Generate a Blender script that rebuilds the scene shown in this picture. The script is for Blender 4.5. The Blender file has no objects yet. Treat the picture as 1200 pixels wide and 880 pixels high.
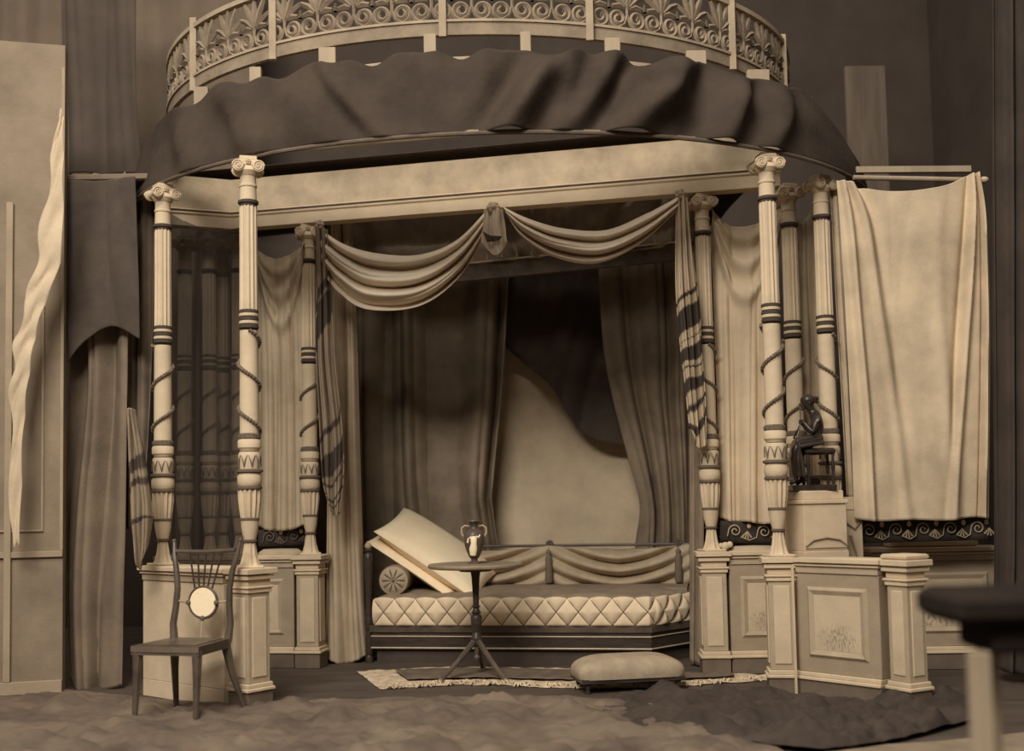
import bpy, math, random
from mathutils import Vector, Matrix, noise
random.seed(7)
C = bpy.context.scene.collection
PI = math.pi
def R(a): return math.radians(a)

# ------------------------------------------------------------------ camera
FPX, CX, CY, H = 1300.0, 600.0, 511.0, 1.15
TH, RO = R(3.4), R(1.1)
_F = Vector((0, math.cos(TH), math.sin(TH)))
_U0 = Vector((0, -math.sin(TH), math.cos(TH))); _R0 = Vector((1, 0, 0))
_R = _R0*math.cos(RO) - _U0*math.sin(RO)
_U = _U0*math.cos(RO) + _R0*math.sin(RO)
CAM = Vector((0, 0, H))
def P(px, py, Y):
    """world point on the sight line of a photo pixel at distance Y"""
    d = _F + _R*((px-CX)/FPX) - _U*((py-CY)/FPX)
    return CAM + d*(Y/d.y)
def G(px, py, z=0.0):
    d = _F + _R*((px-CX)/FPX) - _U*((py-CY)/FPX)
    return CAM + d*((z-H)/d.z)
def proj(p):
    v = Vector(p)-CAM; w = v.dot(_F)
    return CX+FPX*v.dot(_R)/w, CY-FPX*v.dot(_U)/w
cd = bpy.data.cameras.new('camera'); cam = bpy.data.objects.new('camera', cd); C.objects.link(cam)
M = Matrix((( _R.x, _U.x, -_F.x), (_R.y, _U.y, -_F.y), (_R.z, _U.z, -_F.z))).to_4x4()
M.translation = CAM
cam.matrix_world = M
cd.sensor_width = 36; cd.lens = FPX/1200*36; cd.shift_y = (CY-440)/1200
cd.dof.use_dof = True; cd.dof.focus_distance = 7.1; cd.dof.aperture_fstop = cd.lens/1000/0.038
bpy.context.scene.camera = cam

# ------------------------------------------------------------------ materials
def lerp_(a, b, t): return a+(b-a)*t
def tone(v):
    """warm print tone of luminance v (linear)"""
    k = min(1, v/.35)
    return (min(1, v*lerp_(1.38, 1.28, k)), v*lerp_(.99, 1.0, k), v*(lerp_(.76, .66, k/.5) if k < .5 else .66))
def mat(name, v, v2=None, scale=6.0, rough=.85, bump=.15, bscale=60, metal=0, spec=.3, stretch=(1,1,1), tint=None):
    m = bpy.data.materials.new(name); m.use_nodes = True
    nt = m.node_tree; n = nt.nodes; l = nt.links; b = n['Principled BSDF']
    b.inputs['Roughness'].default_value = rough; b.inputs['Metallic'].default_value = metal
    b.inputs['Specular IOR Level'].default_value = spec
    if v2 is None: v2 = v*.72
    tc = n.new('ShaderNodeTexCoord'); mp = n.new('ShaderNodeMapping'); mp.inputs['Scale'].default_value = stretch
    l.new(tc.outputs['Object'], mp.inputs['Vector'])
    no = n.new('ShaderNodeTexNoise'); no.inputs['Scale'].default_value = scale; no.inputs['Detail'].default_value = 6; no.inputs['Roughness'].default_value = .62
    l.new(mp.outputs[0], no.inputs['Vector'])
    cr = n.new('ShaderNodeValToRGB'); cr.color_ramp.elements[0].position = .32; cr.color_ramp.elements[1].position = .66
    c1, c2 = tone(v2), tone(v)
    if tint: c1 = tuple(a*b_ for a, b_ in zip(c1, tint)); c2 = tuple(a*b_ for a, b_ in zip(c2, tint))
    cr.color_ramp.elements[0].color = (*c1, 1); cr.color_ramp.elements[1].color = (*c2, 1)
    l.new(no.outputs['Fac'], cr.inputs['Fac']); l.new(cr.outputs['Color'], b.inputs['Base Color'])
    if bump:
        n2 = n.new('ShaderNodeTexNoise'); n2.inputs['Scale'].default_value = bscale; n2.inputs['Detail'].default_value = 4
        l.new(mp.outputs[0], n2.inputs['Vector'])
        bp = n.new('ShaderNodeBump'); bp.inputs['Strength'].default_value = bump; bp.inputs['Distance'].default_value = .01
        l.new(n2.outputs['Fac'], bp.inputs['Height']); l.new(bp.outputs[0], b.inputs['Normal'])
    return m
M_plaster = mat('painted_wood_pale', .53, .42, 5)
M_frieze  = mat('frieze_plaster', .62, .38, 4, bump=.3, bscale=14)
M_grey    = mat('painted_wood_grey', .30, .24, 7)
M_mid     = mat('painted_wood_mid', .37, .30, 7)
M_darkpl  = mat('plinth_brown', .13, .09, 8)
M_band    = mat('dark_band_paint', .06, .045, 10)
M_bandm   = mat('brown_band_paint', .12, .08, 10)
M_garland = mat('garland_leaf', .16, .07, 60, bump=.6, bscale=90)
M_linen   = mat('pale_linen', .52, .40, 4, bump=.2, bscale=90)
M_linenb  = mat('large_sheet_linen', .54, .36, 2.8, bump=.2, bscale=90)
M_swag    = mat('swag_satin', .66, .60, 6, rough=.5, bump=.1, tint=(.94, 1, 1.12))
M_tan     = mat('tan_drape', .42, .32, 4, bump=.2)
M_tand    = mat('brown_velvet', .17, .11, 4, bump=.2)
M_curt    = mat('alcove_curtain', .23, .155, 5, bump=.3, bscale=120)
M_backcl  = mat('back_hanging', .62, .44, 2.2, bump=.25, bscale=60)
M_dark    = mat('dark_cloth', .068, .045, 5)
M_canvas  = mat('dark_canvas', .055, .034, 3.0, bump=.35, bscale=30, rough=.9, spec=.12)
M_wood    = mat('dark_mahogany', .05, .025, 6, rough=.35, bump=.05, stretch=(1,8,8))
M_chair   = mat('chair_wood', .10, .05, 6, rough=.35, bump=.05)
M_woodp   = mat('plain_batten', .34, .24, 5, bump=.2, stretch=(1,1,.2))
M_gilt    = mat('gilt_line', .50, .40, 20, rough=.4, bump=0)
M_white   = mat('white_cushion', .84, .76, 5, bump=.1)
M_bronze  = mat('bronze_dark', .05, .022, 9, rough=.32, bump=.1, metal=.35)
M_crown   = mat('crown_paint', .24, .14, 6, bump=.2)
M_crownl  = mat('crown_edge', .33, .23, 6, bump=.2)
M_sofatop = mat('mattress_top', .25, .18, 8)
M_tabletop= mat('table_top_wood', .26, .18, 9, rough=.4)
M_stool   = mat('footstool_velvet', .34, .25, 14, bump=.3, bscale=160)
M_floor   = mat('floor_boards', .08, .045, 3, bump=.4, bscale=20, stretch=(.4,2,1))
M_floorc  = mat('floor_cloth', .15, .07, 2.5, bump=.4, bscale=25)
M_sand    = mat('pale_ground', .24, .15, 3, bump=.3)
M_wallb   = mat('back_wall_dark', .06, .043, 2)
M_walll   = mat('left_wall_paint', .24, .15, 2.2, bump=.2)
M_wallp   = mat('left_wall_moulding', .32, .24, 3)
M_rugp    = mat('rug_pale', .62, .30, 14, bump=.6, bscale=60)
M_rugm    = mat('rug_brown', .14, .08, 10, bump=.4)
M_vase    = mat('vase_dark', .10, .06, 12, rough=.3)
M_blk     = mat('black_border', .035, .022, 12)

def dim_veil_mat():
    m = bpy.data.materials.new('added_dim_veil'); m.use_nodes = True
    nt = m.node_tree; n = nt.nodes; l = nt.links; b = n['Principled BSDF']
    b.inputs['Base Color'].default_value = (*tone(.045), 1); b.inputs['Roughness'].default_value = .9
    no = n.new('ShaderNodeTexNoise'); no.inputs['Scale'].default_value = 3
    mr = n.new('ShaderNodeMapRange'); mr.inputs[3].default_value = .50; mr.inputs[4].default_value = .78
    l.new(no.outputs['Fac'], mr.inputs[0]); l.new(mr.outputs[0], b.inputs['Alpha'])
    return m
M_dimveil = dim_veil_mat()  # see-through dark sheet, added to dim the left bay

def panel_mat():
    """pale panel with a faint painted sprig and ground line"""
    m = mat('painted_panel', .48, .38, 5)
    nt = m.node_tree; n = nt.nodes; l = nt.links; b = n['Principled BSDF']
    src = b.inputs['Base Color'].links[0].from_socket
    tc = n.new('ShaderNodeTexCoord'); sp = n.new('ShaderNodeSeparateXYZ'); l.new(tc.outputs['Generated'], sp.inputs[0])
    def math_(op, a, b_=None):
        k = n.new('ShaderNodeMath'); k.operation = op
        for i, s in enumerate((a, b_)):
            if s is None: continue
            if isinstance(s, (int, float)): k.inputs[i].default_value = s
            else: l.new(s, k.inputs[i])
        return k.outputs[0]
    dx = math_('MULTIPLY', math_('SUBTRACT', sp.outputs[0], .52), 2.0)
    dz = math_('MULTIPLY', math_('SUBTRACT', sp.outputs[2], .22), 3.2)
    r2 = math_('ADD', math_('MULTIPLY', dx, dx), math_('MULTIPLY', dz, dz))
    mask = math_('SUBTRACT', 1.0, math_('MINIMUM', math_('SQRT', r2), 1.0))
    no = n.new('ShaderNodeTexNoise'); no.inputs['Scale'].default_value = 13; no.inputs['Detail'].default_value = 8
    mp = n.new('ShaderNodeMapping'); mp.inputs['Scale'].default_value = (2.4, 1, .8); l.new(tc.outputs['Generated'], mp.inputs[0]); l.new(mp.outputs[0], no.inputs[0])
    th = math_('MULTIPLY', math_('MAXIMUM', math_('SUBTRACT', no.outputs['Fac'], .47), 0.0), 9.0)
    f = math_('MINIMUM', math_('MULTIPLY', mask, th), .75)
    mx = n.new('ShaderNodeMixRGB'); mx.inputs[2].default_value = (*tone(.16), 1)
    l.new(f, mx.inputs[0]); l.new(src, mx.inputs[1]); l.new(mx.outputs[0], b.inputs['Base Color'])
    return m
M_panel = panel_mat()

# ------------------------------------------------------------------ mesh builder
class MB:
    def __init__(s): s.v = []; s.f = []
    def add(s, vs, fs):
        o = len(s.v); s.v += [tuple(p) for p in vs]; s.f += [tuple(i+o for i in f) for f in fs]; return s
    def box(s, x0, x1, y0, y1, z0, z1, b=.004):
        b = min(b, (x1-x0)*.3, (y1-y0)*.3, (z1-z0)*.3)
        vs = []; 
        # bevelled box: ring loops
        for (z, i) in ((z0, b), (z0+b, 0), (z1-b, 0), (z1, b)):
            a0, a1, c0, c1 = x0+i, x1-i, y0+i, y1-i
            k = b*.6
            vs += [(a0+k,c0,z),(a1-k,c0,z),(a1,c0+k,z),(a1,c1-k,z),(a1-k,c1,z),(a0+k,c1,z),(a0,c1-k,z),(a0,c0+k,z)]
        fs = [tuple(reversed(range(8))), tuple(range(24, 32))]
        for j in range(3):
            for i in range(8): fs.append((j*8+i, j*8+(i+1)%8, j*8+8+(i+1)%8, j*8+8+i))
        return s.add(vs, fs)
    def lathe(s, prof, n=24, flute=0, fr=.08, cx=0, cy=0, cz=0, sx=1, sy=1):
        vs = []; fs = []
        m = len(prof)
        for (r, z, *fl) in prof:
            for i in range(n):
                a = 2*PI*i/n; rr = r
                if flute and fl and fl[0]: rr = r*(1-fr*(0.5-0.5*math.cos(flute*a)))
                vs.append((cx+rr*math.cos(a)*sx, cy+rr*math.sin(a)*sy, cz+z))
        for j in range(m-1):
            for i in range(n): fs.append((j*n+i, j*n+(i+1)%n, (j+1)*n+(i+1)%n, (j+1)*n+i))
        fs.append(tuple(reversed(range(n)))); fs.append(tuple((m-1)*n+i for i in range(n)))
        return s.add(vs, fs)
    def tube(s, pts, r, n=8, closed=False, flat=1.0):
        pts = [Vector(p) for p in pts]; m = len(pts)
        rs = r if isinstance(r, (list, tuple)) else [r]*m
        vs = []; fs = []; up = None
        for i, p in enumerate(pts):
            if closed: t = pts[(i+1) % m]-pts[i-1]
            else: t = pts[min(i+1, m-1)]-pts[max(i-1, 0)]
            t.normalize()
            if up is None:
                up = Vector((0,0,1)) if abs(t.z) < .9 else Vector((0,1,0))
            a = t.cross(up)
            if a.length < 1e-6: a = t.orthogonal()
            a.normalize(); b = a.cross(t).normalized(); up = b
            for k in range(n):
                g = 2*PI*k/n
                vs.append(p + a*(math.cos(g)*rs[i]) + b*(math.sin(g)*rs[i]*flat))
        for i in range(m if closed else m-1):
            j = (i+1) % m
            for k in range(n): fs.append((i*n+k, i*n+(k+1)%n, j*n+(k+1)%n, j*n+k))
        if not closed: fs.append(tuple(reversed(range(n)))); fs.append(tuple((m-1)*n+k for k in range(n)))
        return s.add(vs, fs)
    def ball(s, c, rx, ry=None, rz=None, n=14, m=9):
        ry = ry or rx; rz = rz or rx; vs = [(c[0], c[1], c[2]-rz)]; fs = []
        for j in range(1, m):
            t = -PI/2+PI*j/m
            for i in range(n):
                a = 2*PI*i/n
                vs.append((c[0]+rx*math.cos(t)*math.cos(a), c[1]+ry*math.cos(t)*math.sin(a), c[2]+rz*math.sin(t)))
        vs.append((c[0], c[1], c[2]+rz)); L = len(vs)-1
        for i in range(n): fs.append((0, 1+(i+1)%n, 1+i)); fs.append((L, L-n+i, L-n+(i+1)%n))
        for j in range(m-2):
            for i in range(n):
                a = 1+j*n; fs.append((a+i, a+(i+1)%n, a+n+(i+1)%n, a+n+i))
        return s.add(vs, fs)
    def grid(s, fn, nu, nv, closed=False):
        vs = [fn(i/nu, j/nv) for j in range(nv+1) for i in range(nu+1)]; fs = []
        for j in range(nv):
            for i in range(nu):
                a = j*(nu+1)+i; fs.append((a, a+nu+1, a+nu+2, a+1))
        return s.add(vs, fs)
    def poly(s, pts, y0, y1):
        """prism of an x-z outline between y0 and y1"""
        n = len(pts); vs = [(x, y0, z) for x, z in pts]+[(x, y1, z) for x, z in pts]
        fs = [tuple(range(n)), tuple(reversed(range(n, 2*n)))]
        for i in range(n): fs.append((i, n+i, n+(i+1)%n, (i+1)%n))
        return s.add(vs, fs)
    def plan(s, pts, z0, z1):
        n = len(pts); vs = [(x, y, z0) for x, y in pts]+[(x, y, z1) for x, y in pts]
        fs = [tuple(reversed(range(n))), tuple(range(n, 2*n))]
        for i in range(n): fs.append((i, (i+1)%n, n+(i+1)%n, n+i))
        return s.add(vs, fs)
    def xf(s, mtx, start=0):
        for i in range(start, len(s.v)): s.v[i] = tuple(mtx @ Vector(s.v[i]))
        return s
    def build(s, name, m, parent=None, smooth=38, solid=0):
        me = bpy.data.meshes.new(name); me.from_pydata(s.v, [], s.f); me.update()
        o = bpy.data.objects.new(name, me); C.objects.link(o); me.materials.append(m)
        if smooth:
            for p in me.polygons: p.use_smooth = True
            me.set_sharp_from_angle(angle=R(smooth))
        if solid:
            md = o.modifiers.new('thickness', 'SOLIDIFY'); md.thickness = solid; md.offset = 0
        if parent: o.parent = parent
        return o
def tag(o, label=None, cat=None, group=None, kind=None):
    if label: o['label'] = label
    if cat: o['category'] = cat
    if group: o['group'] = group
    if kind: o['kind'] = kind
    return o
def thing(name, label, cat, loc=(0,0,0), rz=0, group=None):
    o = bpy.data.objects.new(name, None); C.objects.link(o); o.location = loc; o.rotation_euler = (0,0,rz); o.empty_display_size = .1
    return tag(o, label, cat, group)
def copy_tree(o, parent=None):
    c = o.copy(); C.objects.link(c)
    if parent: c.parent = parent
    for ch in list(o.children): copy_tree(ch, c)
    return c
def structure(o): o['kind'] = 'structure'; return o

def lerp(a, b, t): return a+(b-a)*t
def cat1(vals, t):
    """smooth interpolation through equally spaced values (scalars or tuples)"""
    n = len(vals)-1
    if n == 0: return vals[0]
    x = min(max(t, 0), 1)*n; i = min(int(x), n-1); f = x-i
    p0 = vals[max(i-1, 0)]; p1 = vals[i]; p2 = vals[i+1]; p3 = vals[min(i+2, n)]
    def h(a, b, c, d): return .5*((2*b)+(-a+c)*f+(2*a-5*b+4*c-d)*f*f+(-a+3*b-3*c+d)*f**3)
    if isinstance(p1, (tuple, list)): return tuple(h(*q) for q in zip(p0, p1, p2, p3))
    return h(p0, p1, p2, p3)
def pleat(x):
    """rounded ridge / narrow valley profile, period 1, range -1..1"""
    s = abs(math.sin(PI*x)); return 2*s**1.05-1
def hanging(name, rows, YL, YR, amp, nf, m, seed=0, nu=90, nv=60, jit=.5, fade=None, shear=0, thick=.006, parent=None, extra=None, lin=False):
    """a hanging cloth: rows of photo outline points top to bottom, at distances YL..YR, pleated"""
    rnd = random.Random(seed); ph = [rnd.uniform(0, 6) for _ in range(6)]
    def fn(u, v):
        cols = [cat1(r, u) for r in rows]
        x = cat1([c[0] for c in cols], v); y = cat1([c[1] for c in cols], v)
        Y = lerp(YL, YR, u)
        w = u + jit*.06*math.sin(5*u+ph[0]+.6*v) + jit*.025*math.sin(13*u+ph[1]-v*1.2) + shear*v*.1
        a = amp*(fade(u, v) if fade else 1)
        d = a*pleat(nf*w+ph[2]) + .28*a*pleat(nf*2.3*w+ph[3]+.5*math.sin(2.5*v+ph[4]))
        d += .4*a*noise.noise(Vector((u*nf*.8, v*3, seed)))
        if extra: d += extra(u, v)
        p = P(x, y, Y)
        dirn = Vector((0, 1, 0))
        return p - dirn*d
    mb = MB().grid(fn, nu, nv)
    return mb.build(name, m, parent, smooth=80, solid=thick)

# ------------------------------------------------------------------ setting
fl = MB().grid(lambda u, v: (lerp(-9, 9, u), lerp(-7, 12, v), 0), 4, 4).build('floor', M_floor); structure(fl)
wb = MB().box(-7, 7, 11.0, 11.2, 0, 7).build('wall_back', M_wallb); structure(wb)
wr = MB().box(4.3, 4.5, 5.0, 11.0, 0, 7).build('wall_right', M_wallb); structure(wr)
# left wall: flat with a mouldings grid, ends at a sharp vertical edge
wl = bpy.data.objects.new('wall_left', None); C.objects.link(wl); structure(wl)
pe = P(74, 600, 7.0)
wl.location = (pe.x, 7.0, 0); wl.rotation_euler = (0, 0, R(14))
MB().box(-2.4, 0, 0, .12, 0, 4.15).build('wall_panel', M_walll, wl)
mb = MB()
mb.box(-2.4, 0, -.02, 0, .86, .90); mb.box(-2.4, 0, -.03, 0, 0, .10)
mb.box(-.13, -.115, -.012, 0, 1.02, 3.0); mb.box(-2.1, -.13, -.012, 0, 1.02, 1.035)
mb.box(-.34, -.30, -.03, 0, .1, 3.1); mb.box(-.02, 0, -.01, 0, .9, 4.0)
mb.build('wall_moulding', M_wallp, wl)
# dark hanging behind, upper left, and a beam
hanging_back = hanging('backdrop', [[(-60, -60), (90, -60), (300, -60)], [(-60, 220), (90, 215), (300, 215)]], 9.9, 9.9, .05, 7, mat('backdrop_brown', .17, .12, 1.5), 5, 60, 10)
tag(hanging_back, 'dark brown backdrop cloth high behind the left of the pavilion', 'backdrop')

# ------------------------------------------------------------------ columns
def zc(y): return (670-y)/202.0
def make_column(hand=1, label=''):
    t = thing('column', label, 'column')
    w = 1/404.0
    def S(lst): return [(wd*w, zc(y), *f) for wd, y, *f in lst]
    # shaft, fluted over the middle, from top
    MB().lathe(list(reversed(S([(20.5,206),(19,208),(19,217),(21,218),(21,220),(19,221),(20,236)]))), 28).build('neck', M_plaster, t)
    MB().lathe(list(reversed(S([(19.5,243,1),(20.5,246,1),(20.5,300,1),(21,340,1),(21.5,368,1)]))), 72, 12, .16).build('fluted_shaft', M_plaster, t)
    MB().lathe(list(reversed(S([(21,392),(21.5,430),(22,470),(22,512),(23,519)]))), 28).build('plain_shaft', M_plaster, t)
    mb = MB()
    mb.lathe(list(reversed(S([(20,236),(24,237),(24,240),(20,241),(20,243)]))), 28)
    for y in (369, 378, 387): mb.lathe(list(reversed(S([(20,y-2),(23,y-1),(23,y+2),(20,y+3)]))), 28)
    mb.build('dark_ring', M_band, t)
    mb = MB()
    for y in (373.5, 382.5): mb.lathe(list(reversed(S([(20,y-2.4),(22.5,y-1.5),(22.8,y),(22.5,y+1.5),(20,y+2.4)]))), 28)
    mb.build('bead_ring', M_plaster, t)
    # turned vase part
    MB().lathe(list(reversed(S([(24,520),(27,522),(27,530),(23,532),(22,534)]))), 28).build('collar', M_plaster, t)
    MB().lathe(list(reversed(S([(23,535),(26,538),(25,545),(23,555)]))), 28).build('flower_drum', M_plaster, t)
    # painted buds round the drum
    mb = MB()
    for k in range(9):
        a = 2*PI*k/9; r = 26.5*w
        for sgn in (-1, 1):
            mb.tube([(r*math.cos(a), r*math.sin(a), zc(552)), (r*math.cos(a+.12*sgn), r*math.sin(a+.12*sgn), zc(545)), ((r+.001)*math.cos(a+.3*sgn), (r+.001)*math.sin(a+.3*sgn), zc(539))], [.003, .003, .0015], 5)
    mb.build('painted_bud', M_bandm, t)
    MB().lathe(list(reversed(S([(24,555),(31,556),(31,558.5),(24,560)]))), 28).build('dark_collar', M_bandm, t)
    MB().lathe(list(reversed(S([(25,560),(28,563),(28.5,568),(28,573),(25,575)]))), 28).build('drum', M_plaster, t)
    mb = MB()
    mb.lathe(list(reversed(S([(24,574.5),(29,575.5),(29,578),(24,579.5)]))), 28)
    mb.lathe(list(reversed(S([(20,611.5),(22.5,612.5),(22.5,614.5),(20,615.5)]))), 28)
    mb.lathe(list(reversed(S([(13,636.5),(16.5,637.5),(16.5,639.5),(13,641)]))), 28)
    mb.build('lower_ring', M_bandm, t)
    MB().lathe(list(reversed(S([(27,579,1),(26.5,590,1),(24,602,1),(21,612,1)]))), 72, 12, .22).build('fluted_vase', M_plaster, t)
    MB().lathe(list(reversed(S([(21,615),(20,622),(17.5,630),(14,637)]))), 28).build('taper', M_plaster, t)
    MB().lathe(list(reversed(S([(13,640,1),(14.5,646,1),(17,655,1),(22,664,1),(27,668,1),(27,670)]))), 60, 8, .2).build('leaf_foot', M_plaster, t)
    MB().box(-.075, .075, -.075, .075, 0, .014).build('base_plate', M_plaster, t)
    # garland
    pts = []; rs = []; n = 150
    z0, z1 = zc(516), zc(392)
    for i in range(n+1):
        f = i/n; a = hand*(f*2*PI*2.35)+PI*.2; r = 24.5*w
        pts.append((r*math.cos(a), r*math.sin(a), lerp(z0, z1, f))); rs.append(.0108*(1+.30*math.sin(i*2.4)))
    mb = MB().tube(pts, rs, 6)
    mb.lathe(list(reversed(S([(22,513),(26.5,515),(26.5,519),(22,521)]))), 28)
    mb.build('garland', M_garland, t)
    # capital
    cap = MB()
    cap.lathe(list(reversed(S([(20,196),(26,199),(28,202),(21,207)]))), 28)
    cap.box(-.062, .062, -.05, .05, zc(196), zc(189)+.002)
    cap.box(-.05, .05, -.045, .045, zc(189), zc(184))
    c = cap.build('capital', M_plaster, t)
    for sx in (-1, 1):
        vb = MB()
        for sy in (-1, 1):
            yy = sy*.058; cz_ = zc(197.5); cxx = sx*.058
            vb.lathe([(.033, -.012), (.035, -.008), (.035, .008), (.033, .012)], 24).xf(Matrix.Translation((cxx, yy, cz_)) @ Matrix.Rotation(PI/2, 4, 'X'), len(vb.v)-96)
            sp = []
            for k in range(44):
                g = k/43; a = g*2*PI*1.8; rr = lerp(.033, .008, g)
                sp.append((cxx+sx*rr*math.cos(a), yy+sy*.014, cz_+rr*math.sin(a)))
            vb.tube(sp, .0048, 6)
            vb.ball((cxx, yy+sy*.015, cz_), .008, .006, .008, 8, 6)
        vb.tube([(sx*.058, -.05, zc(197.5)), (sx*.058, 0, zc(197.5)), (sx*.058, .05, zc(197.5))], [.03, .018, .03], 14)
        vb.build('volute', M_plaster, c)
    rb = MB()
    for sy in (-1, 1):
        for k in range(5):
            a = 2*PI*k/5+.3; rb.ball((.010*math.cos(a), sy*.055, zc(192)+.010*math.sin(a)), .008, .005, .008, 8, 5)
        rb.ball((0, sy*.058, zc(192)), .006, n=8, m=5)
    rb.build('rosette', M_mid, c)
    return t
ZP = .80
def colpos(px, Y): p = P(px, 655, Y); return (p.x, Y)
LF = colpos(293, 6.43); OL = colpos(191, 6.95); IL = colpos(364, 8.02)
RF = colpos(913, 6.56); IR = colpos(834.5, 7.40); OR = colpos(977, 7.03); NR = colpos(938, 7.22)
colA = make_column(-1); colB = make_column(1)
spots = [
 (LF, 'a', 15, 'pale ornamental column at front left, beside the lyre-back chair', 1.0),
 (OL, 'b', 40, 'leftmost bright column, thin and pale, behind the chair back', 1.0),
 (IL, 'b', 10, 'slim column left of the alcove opening, next to the long left swag end', 1.0),
 (RF, 'b', 10, 'tall pale column immediately left of the bronze seated figure, its capital over the frieze end', 1.0),
 (IR, 'a', 10, 'pale column to the right of the alcove opening, beside the fringed right swag tail', 1.0),
 (OR, 'a', 30, 'rightmost column, beside the big pale sheet, behind the bronze figure', 1.0),
 (NR, 'b', 10, 'narrow column set back between the two tall right columns', 1.0),
]
usedA = usedB = False
def place_col(pos, kind, rot, label, group='ornamental columns of the pavilion', rs=1.0):
    global usedA, usedB
    if kind == 'a':
        o = colA if not usedA else copy_tree(colA); usedA = True
    else:
        o = colB if not usedB else copy_tree(colB); usedB = True
    o.location = (pos[0], pos[1], ZP); o.rotation_euler = (0, 0, R(rot)); o.scale = (rs, rs, 1)
    tag(o, label, 'column', group); return o
for pos, kind, rot, label, rs in spots: place_col(pos, kind, rot, label, rs=rs)
dim = [(217, 8.3, 'dim column behind added veil, standing in for a reflection, leftmost of the four in the shaded bay'),
       (246, 8.3, 'dim column behind added veil, standing in for a reflection, second from the left in the shaded bay'),
       (262, 8.45, 'dim column behind added veil, standing in for a reflection, third from the left in the shaded bay'),
       (281, 8.3, 'dim column behind added veil, standing in for a reflection, partly hidden by the front left column')]
for px, Y, lb in dim: place_col(colpos(px, Y), 'b', 0, lb, 'columns standing in for mirror reflections')  # these dim columns stand in for reflections in a mirror

# ------------------------------------------------------------------ pedestals and low walls
def wall_parts(t, L, D=.16, H_=ZP, panels=1, plain=False):
    """low wall, local x 0..L, front face at y=-D/2"""
    y0, y1 = -D/2, D/2
    MB().box(0, L, y0-(.012 if not plain else 0), y1+(.012 if not plain else 0), 0, .105).build('plinth', M_darkpl if not plain else M_plaster, t)
    if not plain:
        mb = MB().box(0, L, y0-.022, y1+.022, .105, .125); mb.box(0, L, y0-.012, y1+.012, .125, .150)
        mb.build('base_moulding', M_plaster, t)
    MB().box(0, L, y0, y1, .15 if not plain else .104, H_-.09).build('body', M_grey if not plain else M_plaster, t)
    mb = MB().box(-.01, L+.01, y0-.02, y1+.02, H_-.05, H_-.035); mb.box(-.02, L+.02, y0-.032, y1+.032, H_-.03, H_)
    mb.build('top_moulding', M_plaster, t)
    MB().box(0, L, y0-.008, y1+.008, H_-.09, H_-.05).build('neck_moulding', M_mid, t)
    if not plain:
        w = L/panels
        for i in range(panels):
            a0, a1 = i*w+.07, (i+1)*w-.07; b0, b1 = .235, H_-.165
            fr = MB()
            th = .045
            for (i0, i1, yy0, yy1) in ((0, th*.35, y0-.004, y0-.020), (th*.35, th, y0-.012, y0-.004)):
                pass
            # frame as four mitred strips
            def strip(p, q, r_, s_): fr.add([p, q, r_, s_], [(0, 1, 2, 3)])
            o = [(a0, b0), (a1, b0), (a1, b1), (a0, b1)]; ii = [(a0+th, b0+th), (a1-th, b0+th), (a1-th, b1-th), (a0+th, b1-th)]
            mm = [(a0+th*.4, b0+th*.4), (a1-th*.4, b0+th*.4), (a1-th*.4, b1-th*.4), (a0+th*.4, b1-th*.4)]
            for k in range(4):
                k2 = (k+1) % 4
                P0 = lambda q, y: (q[0], y, q[1])
                strip(P0(o[k], y0), P0(o[k2], y0), P0(mm[k2], y0-.016), P0(mm[k], y0-.016))
                strip(P0(mm[k], y0-.016), P0(mm[k2], y0-.016), P0(ii[k2], y0-.004), P0(ii[k], y0-.004))
            fr.build('panel_frame', M_mid, t, smooth=0)
            MB().box(a0+th, a1-th, y0-.005, y0+.01, b0+th, b1-th, .001).build('panel', M_panel, t)
def post_parts(t, W=.16, H_=ZP, sides=4):
    h = W/2
    MB().box(-h-.012, h+.012, -h-.012, h+.012, 0, .105).build('plinth', M_darkpl, t)
    mb = MB().box(-h-.022, h+.022, -h-.022, h+.022, .105, .125); mb.box(-h-.012, h+.012, -h-.012, h+.012, .125, .15)
    mb.build('base_moulding', M_plaster, t)
    MB().box(-h, h, -h, h, .15, H_-.14).build('shaft', M_mid, t)
    mb = MB()
    for k in range(4):
        st = len(mb.v); mb.box(-h+.028, h-.028, -h-.006, -h+.004, .185, H_-.165, .003)
        mb.xf(Matrix.Rotation(k*PI/2, 4, 'Z'), st)
    mb.build('shaft_panel', M_plaster, t)
    mb = MB().box(-h-.01, h+.01, -h-.01, h+.01, H_-.14, H_-.115); mb.box(-h-.018, h+.018, -h-.018, h+.018, H_-.115, H_-.10)
    mb.box(-h-.004, h+.004, -h-.004, h+.004, H_-.10, H_-.065)
    mb.box(-h-.022, h+.022, -h-.022, h+.022, H_-.065, H_-.04); mb.box(-h-.034, h+.034, -h-.034, h+.034, H_-.034, H_)
    mb.build('cap', M_plaster, t)
SL = -11.3
def seg(a, b, gap=.0):
    d = Vector((b[0]-a[0], b[1]-a[1])); return d.length, math.atan2(d.y, d.x)
# front left post and plain low wall leading back-left
angL = seg(OL, LF)[1]
t = thing('pedestal', 'pale square pedestal post under the front left column, dark plinth showing at its right foot', 'pedestal', (LF[0], LF[1], 0), angL, 'square pedestal posts'); post_parts(t, .155)
Lw = seg(OL, LF)[0]
t = thing('low_wall', 'plain pale low wall behind the lyre-back chair', 'low wall', (OL[0]-.085*math.cos(angL), OL[1]-.085*math.sin(angL), 0), angL); wall_parts(t, Lw-.05, .17, plain=True)
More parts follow.
